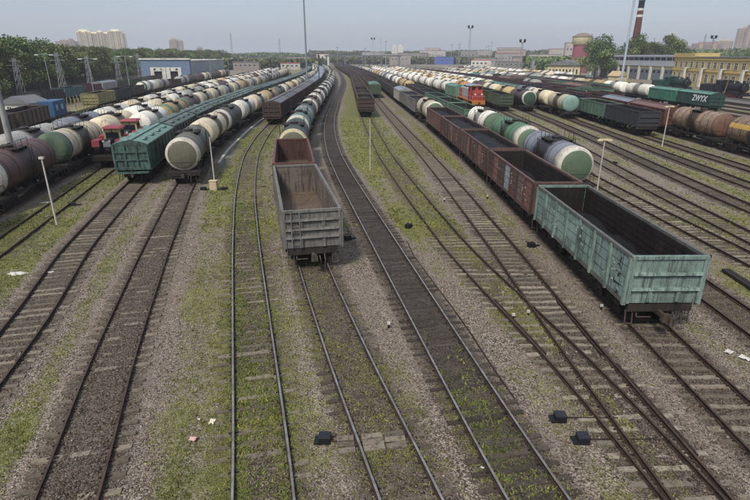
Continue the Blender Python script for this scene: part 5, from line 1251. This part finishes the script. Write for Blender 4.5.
# water tower
t = thing('water_tower', 'round water tower with pink red shaft and cream tank', 'water tower', (137, 366, 0))
b = MB(); b.lathe_z([(0, 5.6), (17.5, 5.2)], 20); inst('shaft', b.mesh('shaft'), t, plain('pink_red_brick', '#86505a', .9, .05, .8, .3))
b = MB(); b.lathe_z([(17.4, 5.2), (18.4, 6.3), (22.4, 6.3)], 20); inst('tank', b.mesh('tank'), t, M_CREAMW)
b = MB(); b.lathe_z([(22.4, 6.6), (22.7, 6.6), (24.2, 3.6), (24.7, 2.4), (25.0, 0)], 20); inst('roof', b.mesh('roof'), t, plain('brown_roof', '#84756a', .9))
for i in range(6):
    a = -2.9 + i * .5; f = inst('window', win_me(.9, 2.2, False), t, M_CREAMW, (5.45 * math.cos(a), 5.45 * math.sin(a), 9), rz=a + math.pi / 2); inst('pane', pane_me(.9, 2.2), f, M_GLASS)
# chimney
t = thing('brick_chimney', 'tall dark red brick chimney with black and white top bands', 'chimney', (158, 336, 0)); b = MB(); b.lathe_z([(0, 2.6), (32.5, 1.78)], 20); inst('shaft', b.mesh('shaft'), t, M_BRICKR)
for i, (z0, z1, m) in enumerate(((32.5, 33.8, M_WHITEW), (33.8, 36.0, M_BRICKR), (36.0, 37.3, M_WHITEW), (37.3, 41.2, M_BLACK))):
    b = MB(); r = 1.78 - i * .03; b.lathe_z([(z0, r), (z1, r - .03)] + ([(z1 - .01, r + .25), (z1 + .4, r + .25), (z1 + .4, 0)] if i == 3 else []), 20); inst('band', b.mesh('band'), t, m)
# house at left
t = thing('white_house', 'small white house with grey gabled roof at the left', 'house', (-66.8, 101.5, 0), -.12); b = MB(); b.box((0, 0, 1.4), (5.6, 5, 2.8)); inst('wall', b.mesh('wall'), t, M_WHITEW)
b = MB(); b.prism_y([(-3.2, 2.7), (3.2, 2.7), (3.2, 2.85), (0, 4.1), (-3.2, 2.85)], -2.9, 2.9); inst('roof', b.mesh('roof'), t, M_SLATE)
windows(t, (-1.3, 1.3), 1.6, 1.0, 1.2, M_WHITEW, M_GLASS, y=-2.5)
# platform with yellow edge
t = thing('loading_platform', 'long grey loading platform with yellow edge behind the khaki wagon', 'platform', (-78.6, 112, 0), math.pi / 2 + .14); b = MB(); b.box((34, 2, .6), (68, 4, 1.2)); inst('deck', b.mesh('deck'), t, M_GREYW); b = MB(); b.box((34, .1, 1.3), (68, .35, .22)); inst('edge', b.mesh('edge'), t, plain('yellow_edge', '#c2a23a', .8, .05))
t = thing('dark_platform', 'low dark platform in front of the steam locomotives', 'platform', (88.2, 112, 0), math.pi / 2); b = MB(); b.box((22, 0, .55), (44, 5, 1.1)); inst('deck', b.mesh('deck'), t, plain('dark_deck', '#4b443f', .9)); b = MB(); b.box((22, 2.5, .9), (44, .2, .5)); inst('edge', b.mesh('edge'), t, plain('pale_edge', '#8d8a84', .9))
# depot
A = (-99.5, 231.5); t = thing('train_depot', 'blue and white train depot with two gates and grey hall', 'depot', (A[0], A[1], 0), .04); W = 20.5
b = MB(); b.box((W / 2, 32, 4.4), (W, 60, 8.8)); inst('hall', b.mesh('hall'), t, M_GREYW)
b = MB(); b.box((1.9, 1, 4.7), (3.8, 2.4, 9.4)); b.box((W - 1.9, 1, 4.7), (3.8, 2.4, 9.4)); b.box((W / 2, 1, 7.9), (W - 7.6, 2.38, 3.0)); inst('front', b.mesh('front'), t, plain('depot_blue', '#66788f', .7, .05, 1, .2))
b = MB(); b.box((W / 2, .9, 9.7), (W + .8, 3, .6)); b.box((W / 2, 32, 9.0), (W + .6, 61, .4)); inst('roof', b.mesh('roof'), t, M_WHITEW)
b = MB(); b.box((4.5, .95, 3.2), (1.4, 2.3, 6.4)); b.box((W / 2, .95, 3.2), (3.4, 2.3, 6.4)); b.box((W - 4.5, .95, 3.2), (1.4, 2.3, 6.4)); b.box((W / 2, .97, 5.6), (W - 8.0, 2.26, 1.6)); inst('gate_surround', b.mesh('gate_surround'), t, M_WHITEW)
for x in (6.9, W - 6.9): b = MB(); b.box((x, .6, 2.4), (3.6, .1, 4.8)); inst('gate', b.mesh('gate'), t, M_BLACK)
windows(t, (5.6, 8.6, 11.9, 14.9), 5.6, 1.0, .8, M_WHITEW, M_GLASS, y=-.16, mull=False)
# tower blocks far off
def tower(x, y, w, d, h, label, wall, rz=0, fl=3.0, bay=4.0, steps=(), group=None):
    t = thing('tower_block', label, 'tower block', (x, y, 0), rz, group); b = MB(); b.box((0, 0, h / 2), (w, d, h)); b.box((0, 0, h + 1.5), (w * .6, d * .6, 3))
    for (x0, w0, h0, dd) in steps: b.box((x0, -d / 2 - dd / 2 + .1, h0 / 2), (w0, dd, h0)); b.box((x0, -d / 2, h0 + 2), (w0 * .6, 6, 4))
    inst('wall', b.mesh('wall'), t, wall); b = MB()
    def face(xa, xb, yf, hh):
        n = max(1, int((xb - xa) / bay)); k = int(hh / fl)
        for i in range(n):
            for j in range(1, k): b.box((xa + (i + .5) * (xb - xa) / n, yf - .05, j * fl + .6), ((xb - xa) / n * .62, .3, fl * .62))
    cur = -w / 2; segs = []
    for (x0, w0, h0, dd) in sorted(steps): segs.append((cur, x0 - w0 / 2, -d / 2, h)); segs.append((x0 - w0 / 2, x0 + w0 / 2, -d / 2 - dd + .1, h0)); cur = x0 + w0 / 2
    segs.append((cur, w / 2, -d / 2, h))
    for s in segs:
        if s[1] - s[0] > 2: face(*s)
    b2 = MB()
    for (xa, xb, yf, hh) in segs:
        for q in (.28, .72):
            if xb - xa > 8: b2.box((xa + (xb - xa) * q, yf - .6, hh / 2), ((xb - xa) * .13, 1.4, hh - 2))
    if b2.v: inst('bay', b2.mesh('bay'), t, plain('tower_bay', '#a08a68', .9, .02, .05, .3))
    tag(inst('window_rows', b.mesh('window_rows'), t, M_GLASSFAR), kind='stuff')
    b = MB()
    for (x0, x1, yf, hh) in segs:
        if x1 - x0 < 2: continue
        for j in range(1, int(hh / fl)): b.box(((x0 + x1) / 2, yf - .3, j * fl - .1), (x1 - x0, .7, .35))
    inst('balcony_bands', b.mesh('balcony_bands'), t, M_CREAMW)
    return t
S20, C20 = math.sin(R(20.8)), math.cos(R(20.8))
tower(-733, 1490, 118, 22, 66, 'large beige tower block rising above the left trees', plain('tower_beige', '#f0e3bd', .9, .02, .05, .3), .2, steps=((-40, 34, 71, 6), (38, 36, 72, 6), (0, 16, 69, 4)))
tower(-770, 1385, 50, 20, 44, 'grey brown tower block left of the beige one', plain('tower_brown', '#8d7a78', .9, .02, .05, .3), .4, steps=((10, 16, 46, 6),))
tower(-575, 1600, 38, 20, 52, 'pale tower block above the blue depot', plain('tower_pale', '#b3a596', .9, .02, .05, .3), .3, steps=((-6, 16, 55, 6),))
tower(-525, 1650, 18, 18, 33, 'small grey blue block right of the pale tower', plain('tower_blue', '#8d97a3', .9, .02, .05, .2), .3)
tower(905, 1340, 56, 24, 72, 'pinkish tower block at the right edge of the skyline', plain('tower_pink', '#a88f88', .9, .02, .05, .3), -.5, steps=((0, 22, 79, 6),))
tower(868, 1380, 40, 24, 46, 'lower cream block left of the pinkish tower', plain('tower_cream', '#b5ab98', .9, .02, .05, .3), -.4)
tower(800, 1330, 62, 22, 38, 'wide reddish low block above the yellow building', plain('tower_red', '#8d6a64', .9, .02, .05, .3), -.4)
tower(715, 1300, 50, 20, 32, 'grey pink low block above the engine shed', plain('tower_brown', '#8d7a78', .9, .02, .05, .3), -.3)
t = thing('grain_silo', 'pale double silo tower left of the blue building', 'silo', (38, 940, 0))
for x in (-5, 5): b = MB(); b.box((x, 0, 12), (9.4, 12, 24 + (1.5 if x < 0 else 0))); b.box((x, 0, 26), (5, 6, 3)); inst('silo_block', b.mesh('silo_block'), t, M_WHITEW)
# station and low industry across the middle distance
t, L = block((-68, 640), (-54, 640), 12, 12.5, 'small white station building with red roof on the horizon', M_WHITEW, roofmat=plain('red_roof', '#9a4a3c', .9)); windows(t, (3, 7, 11), 9, 1.5, 2, M_WHITEW, M_GLASS, mull=False)
b = MB(); b.box((2.2, -.2, 6), (2.4, .3, 11)); inst('brick_bay', b.mesh('brick_bay'), t, M_BRICKR)
t, L = block((76, 700), (100, 696), 16, 9.0, 'bright blue industrial building in the middle distance', plain('blue_cladding', '#475a9f', .7, .05, .3, .2), roofmat=plain('blue_roof', '#5464a3', .8)); windows(t, (4, 10, 16), 5.5, 2.6, 2, M_WHITEW, M_GLASSFAR, mull=False)
t = thing('footbridge', 'long dark footbridge crossing the tracks near the horizon', 'footbridge', (-55, 600, 0), .05); b = MB(); b.box((42, 0, 10.6), (84, 3, 1.6)); inst('deck', b.mesh('deck'), t, plain('bridge_grey', '#5f6468', .8))
for i in range(5): b = MB(); b.box((2 + i * 20, 0, 5), (1.2, 2, 10)); inst('pier', b.mesh('pier'), t, plain('bridge_grey', '#5f6468', .8))
LOWB = [(20, 700, 26, 11, '#9a938a', 'low grey beige shed'), (48, 760, 30, 12, '#a59a86', 'low tan warehouse'), (112, 620, 24, 8, '#8d8a86', 'grey flat shed'), (140, 560, 26, 10, '#7a746d', 'dark grey workshop'), (168, 520, 20, 9, '#a8a49c', 'pale flat roofed shed'), (150, 460, 20, 7, '#b5b0a6', 'whitish low shed'), (200, 560, 34, 11, '#857d74', 'brownish long shed'), (230, 620, 30, 12, '#979ba0', 'pale blue grey warehouse'), (118, 410, 22, 8, '#8a8681', 'grey workshop'), (-100, 620, 26, 9, '#a39c92', 'beige depot shed'), (-130, 560, 22, 8, '#8d8680', 'grey depot shed'), (300, 600, 40, 13, '#8f7f78', 'reddish grey mill'), (360, 640, 44, 14, '#a09a92', 'pale mill'), (-40, 760, 30, 10, '#96918a', 'low grey store')]
PLACE = ['on the horizon near the middle', 'on the horizon left of the blue building', 'right of the blue building', 'behind the twin headed mast', 'left of the water tower', 'between the sidings and the water tower', 'behind the water tower', 'beyond the water tower', 'beside the single dark mast', 'right of the far left wood', 'beyond the grey depot hall', 'above the engine shed roof', 'beyond the yellow building roof', 'behind the white station building']
for (x, y, w, h, c, l), pl in zip(LOWB, PLACE):
    rz = -.25 if x > 60 else .1; t, L = block((x, y), (x + w * math.cos(rz), y + w * math.sin(rz)), 18, h, f'{l} {pl}', plain('low_' + c, c, .9, .05, .1, .3), roofmat=M_SLATE)
    windows(t, [2.5 + i * 4.4 for i in range(int(w / 4.6))], h * .6, 2.2, 1.5, M_WHITEW, M_GLASSFAR, mull=False)
EXTRA = [(-78, 450, 16, 5, '#b5b0a8', 'whitish kiosk shed'), (-112, 430, 20, 6, '#8a8078', 'brown grey store'), (-96, 520, 24, 8, '#a8a098', 'pale office block'), (88, 500, 18, 7, '#c2bdb2', 'white workshop'), (104, 470, 26, 6, '#77736e', 'dark long store'), (126, 500, 22, 9, '#9c8f80', 'tan brick block'), (140, 640, 30, 13, '#8f8b88', 'tall grey mill'), (180, 640, 34, 12, '#a9a196', 'pale stone mill'), (172, 440, 22, 8, '#938a80', 'brownish garage'), (196, 470, 24, 10, '#b3ada2', 'light office block'), (10, 820, 30, 13, '#a39b90', 'hazy tan block'), (-20, 900, 36, 16, '#9a9690', 'hazy grey block'), (70, 860, 40, 18, '#a8a4a0', 'hazy pale block'), (130, 820, 44, 18, '#958f8c', 'hazy brown block'), (190, 860, 40, 22, '#a19c98', 'hazy high block'), (260, 820, 46, 20, '#a49a92', 'hazy wide block')]
for i, (x, y, w, h, c, l) in enumerate(EXTRA):
    rz = -.2 if x > 60 else .12; t, L = block((x, y), (x + w * math.cos(rz), y + w * math.sin(rz)), 14, h, f'{l} in the hazy built-up strip, ' + ('left of the main tracks' if x < -30 else 'right of the blue building' if x > 80 else 'behind the station building'), plain('low_' + c, c, .9, .05, .1, .3), roofmat=M_SLATE if i % 3 else plain('red_roof', '#9a4a3c', .9))
    windows(t, [2.2 + k * 3.6 for k in range(int(w / 3.8))], h * .62, 1.8, 1.4, M_WHITEW, M_GLASSFAR, mull=False)
    if h > 8: windows(t, [2.2 + k * 3.6 for k in range(int(w / 3.8))], h * .28, 1.8, 1.4, M_WHITEW, M_GLASSFAR, mull=False)
rb = random.Random(77)
for i in range(22):
    px = rb.uniform(395, 735); z = rb.uniform(650, 1150); x = (px - 375) / 513 * z; y = (z - 4) / .935; w = rb.uniform(16, 40); h = rb.uniform(10, 15) + z * .005 + (8 if i % 5 == 0 else 0)
    if 428 < px < 456: continue
    t, L = block((x, y), (x + w, y - w * .2), 14, h, 'hazy low block in the built-up skyline between silo and yellow building', plain('sky_%d' % (i % 5), ('#a89f94', '#8d8580', '#b9b3a8', '#9a8a80', '#7f8288')[i % 5], .9, .05, .1, .3), roofmat=M_SLATE, group='hazy blocks along the skyline')
    windows(t, [2.5 + k * 4.5 for k in range(int(w / 4.8))], h * .7, 2.4, 1.8, M_WHITEW, M_GLASSFAR, mull=False); windows(t, [2.5 + k * 4.5 for k in range(int(w / 4.8))], h * .35, 2.4, 1.8, M_WHITEW, M_GLASSFAR, mull=False)
for i in range(14):
    px = rb.uniform(330, 740); z = rb.uniform(420, 800); x = (px - 375) / 513 * z; y = (z - 4) / .935; h = rb.uniform(17, 26)
    t = thing('skyline_pole', 'thin hazy pole standing up against the sky beyond the far sidings', 'mast', (x, y, 0), 0, 'thin poles along the skyline'); b = MB(); b.cyl((0, 0, 0), (0, 0, h), .35, .2, 6); inst('pole', b.mesh('pole'), t, M_GALV); b = MB(); b.box((0, 0, h), (2.4, .5, .5)); inst('cross_arm', b.mesh('cross_arm'), t, M_GALV)
# teal fence in front of the trees at right
t = thing('teal_fence', 'long low teal sheet fence before the dense tree', 'fence', (86, 268, 0), R(-18)); 
for i in range(10): b = MB(); b.box((1 + i * 2.05, 0, 1.1), (2.0, .08, 2.2)); inst('panel', b.mesh('panel'), t, plain('fence_teal', '#5f7d7d', .8, .1))

# ------------------------------------------------------------------ trees
def leaf_mat():
    m, nt, b = newmat('foliage', .85); a = nt.nodes.new('ShaderNodeAttribute'); a.attribute_name = 'tone'
    r = nt.nodes.new('ShaderNodeValToRGB'); E_ = r.color_ramp.elements; E_[0].color = lin('#2b341a'); E_[1].color = lin('#949a5c'); e = E_.new(.5); e.color = lin('#566232')
    nt.links.new(a.outputs['Fac'], r.inputs[0]); hsv = nt.nodes.new('ShaderNodeHueSaturation'); rv = randval(nt)
    nt.links.new(ramp(nt, rv, 0, 1, .47, .53), hsv.inputs['Hue']); nt.links.new(ramp(nt, rv, 0, 1, .7, 1.25), hsv.inputs['Value']); nt.links.new(r.outputs[0], hsv.inputs['Color']); nt.links.new(hsv.outputs[0], b.inputs['Base Color']); return m
M_LEAF = leaf_mat(); M_BARK = plain('bark', '#4f453b', .95, .2)
def crown_me(seed, n, lobes, slim=1.):
    r = np.random.default_rng(seed); V = []; T_ = []
    L = []
    for i in range(lobes):
        z = r.uniform(.28, .95); wmax = .34 * slim * math.sin(min(1, (1.05 - z) / .62) * 1.57) + .05; a = r.uniform(0, 6.28); q = wmax * r.uniform(.2, 1)
        L.append((q * math.cos(a), q * math.sin(a), z, r.uniform(.12, .2), r.uniform(.2, .7)))
    for cx, cy, cz, rad, tn in L:
        k = n // lobes; d = r.normal(size=(k, 3)); d /= np.linalg.norm(d, axis=1)[:, None]; p = d * (rad * r.uniform(.45, 1.08, (k, 1))) * np.array([1.15, 1.15, .8]) + np.array([cx, cy, cz])
        s = r.uniform(.012, .026, k); u = r.normal(size=(k, 3)); u /= np.linalg.norm(u, axis=1)[:, None]; w = np.cross(u, d + r.normal(0, .5, (k, 3))); w /= np.linalg.norm(w, axis=1)[:, None] + 1e-6
        q = np.stack([p - u * s[:, None], p + w * s[:, None] * .8, p + u * s[:, None], p - w * s[:, None] * .8], 1); V.append(q.reshape(-1, 3)); T_.append(np.repeat(np.clip(tn + r.normal(0, .16, k) , 0, 1), 4))
    V = np.concatenate(V); return np_mesh('crown', V, np.arange(len(V)).reshape(-1, 4), M_LEAF, dict(tone=np.concatenate(T_)))
def trunk_me(seed):
    r = random.Random(seed); b = MB(); b.cyl((0, 0, -.02), (0, 0, .45), .022, .014, 8); b.cyl((0, 0, .45), (r.uniform(-.03, .03), 0, .8), .014, .005, 6)
    for i in range(6): a = r.uniform(0, 6.28); z = r.uniform(.25, .55); b.cyl((0, 0, z), (.2 * math.cos(a), .2 * math.sin(a), z + r.uniform(.12, .28)), .008, .003, 5)
    return b.mesh('trunk')
CROWNS = [crown_me(s, 6400, 20, sl) for s, sl in ((1, 1.), (2, .8), (3, 1.15), (4, .9), (5, 1.05))]; TRUNKS = [trunk_me(s) for s in range(3)]
def tree(x, y, h, label, group=None, v=None, w=1.):
    t = thing('tree', label, 'tree', (x, y, 0), random.uniform(0, 6.28), group); c = inst('crown', CROWNS[random.randrange(5) if v is None else v], t); c.scale = (h * w, h * w, h); k = inst('trunk', TRUNKS[random.randrange(3)], t, M_BARK); k.scale = (h, h, h)
tree(113, 279, 20, 'dense dark green tree between cream building and engine shed', v=2, w=1.0); tree(121, 290, 14, 'smaller tree beside the dense dark green one', v=4, w=1.2)
tree(152, 322, 22, 'large dark tree at the foot of the brick chimney', v=2, w=.85); tree(167, 330, 18, 'rounded dark tree just right of the chimney', v=4, w=1.0); tree(176, 326, 22, 'dark tree behind the engine shed roof right of the chimney', v=3, w=.9)
line = [(-93, 120), (-99, 140), (-107, 170), (-116, 210), (-127, 260), (-141, 326), (-146, 400), (-148, 500), (-150, 600)]
ly = np.array([p[1] for p in line]); lx = np.array([p[0] for p in line]); nt_ = 0
for row in range(4):
    y = 118 + row * 3
    while y < 600:
        x = float(np.interp(y, ly, lx)) - 4 - row * 9 + random.uniform(-2.5, 2.5)
        h = random.uniform(10.5, 14.5) + row * .9 + (1.5 if y < 200 else 0)
        if x > -.80 * (y * .935 + 4) - 6:
            tree(x, y, h, 'broadleaf tree in the dense wood along the left side of the yard' if row else 'broadleaf tree at the front of the dense wood left of the yard', 'trees in the wood behind the front row' if row else 'trees along the front of the left wood', w=random.uniform(.95, 1.3)); nt_ += 1
        y += random.uniform(6, 9) * (1 if y < 350 else 1.7)
rq = random.Random(21)
for i in range(34):
    y = rq.uniform(360, 640); side = i % 3
    x = rq.uniform(-135, -72) - (y - 360) * .08 if side == 0 else rq.uniform(70, 300)
    if any(math.hypot(x - bx, y - by) < br or (abs(x - bx * y / by) < br and y < by and bx * y / by * 0 == 0 and by - y < 160 and 'x') for bx, by, br in BLK): continue
    tree(x, y, rq.uniform(7, 14), 'bushy tree among the low buildings ' + ('left of the far tracks' if side == 0 else 'right of the far sidings'), 'trees among the far buildings on the ' + ('left' if side == 0 else 'right'))
# wood farther off, one mass of foliage along the horizon
def far_wood(x0, x1, ya, yb, hmax, n, seed, name):
    r = np.random.default_rng(seed); x = r.uniform(x0, x1, n); y = ya + (x - x0) / (x1 - x0) * (yb - ya) + r.uniform(-30, 30, n)
    top = hmax * (.55 + .6 * fbm(x + 5000, y + 5000, 40, seed)); z = top * np.sqrt(r.random(n)); s = r.uniform(.9, 2.2, n)
    d1 = r.normal(size=(n, 3)); d1 /= np.linalg.norm(d1, axis=1)[:, None]; d2 = np.cross(d1, r.normal(size=(n, 3))); d2 /= np.linalg.norm(d2, axis=1)[:, None]; P = np.stack([x, y, z], -1)
    V = np.stack([P - d1 * s[:, None], P + d2 * s[:, None], P + d1 * s[:, None], P - d2 * s[:, None]], 1).reshape(-1, 3)
    tag(inst(name, np_mesh(name, V, np.arange(n * 4).reshape(-1, 4), M_LEAF, dict(tone=np.repeat(np.clip(r.normal(.45, .2, n), 0, 1), 4)))), kind='stuff')
far_wood(-150, -52, 420, 560, 8, 5000, 15, 'far_scrub'); far_wood(120, 330, 420, 520, 11, 7000, 16, 'far_scrub'); far_wood(-60, 260, 760, 700, 10, 14000, 17, 'far_wood'); far_wood(-700, -60, 700, 1050, 15, 24000, 5, 'far_wood'); far_wood(-120, 560, 1000, 980, 20, 22000, 6, 'far_wood'); far_wood(230, 900, 560, 760, 17, 20000, 8, 'far_wood'); far_wood(-1500, -300, 900, 1100, 22, 20000, 9, 'far_wood'); far_wood(500, 1500, 1000, 1100, 24, 14000, 10, 'far_wood')

# ------------------------------------------------------------------ haze over the yard
HZ = True
if HZ:
    b = MB(); b.box((0, 4350, 49), (12600, 9500, 100)); hz = inst('haze', b.mesh('haze')); tag(hz, kind='stuff')
    m = bpy.data.materials.new('haze'); m.use_nodes = True; nt = m.node_tree; nt.nodes.remove(nt.nodes['Principled BSDF'])
    pv = nt.nodes.new('ShaderNodeVolumePrincipled'); pv.inputs['Color'].default_value = (.94, .96, 1, 1); pv.inputs['Density'].default_value = .0003; pv.inputs['Anisotropy'].default_value = .2
    nt.links.new(pv.outputs[0], nt.nodes['Material Output'].inputs['Volume']); hz.data.materials[0] = m
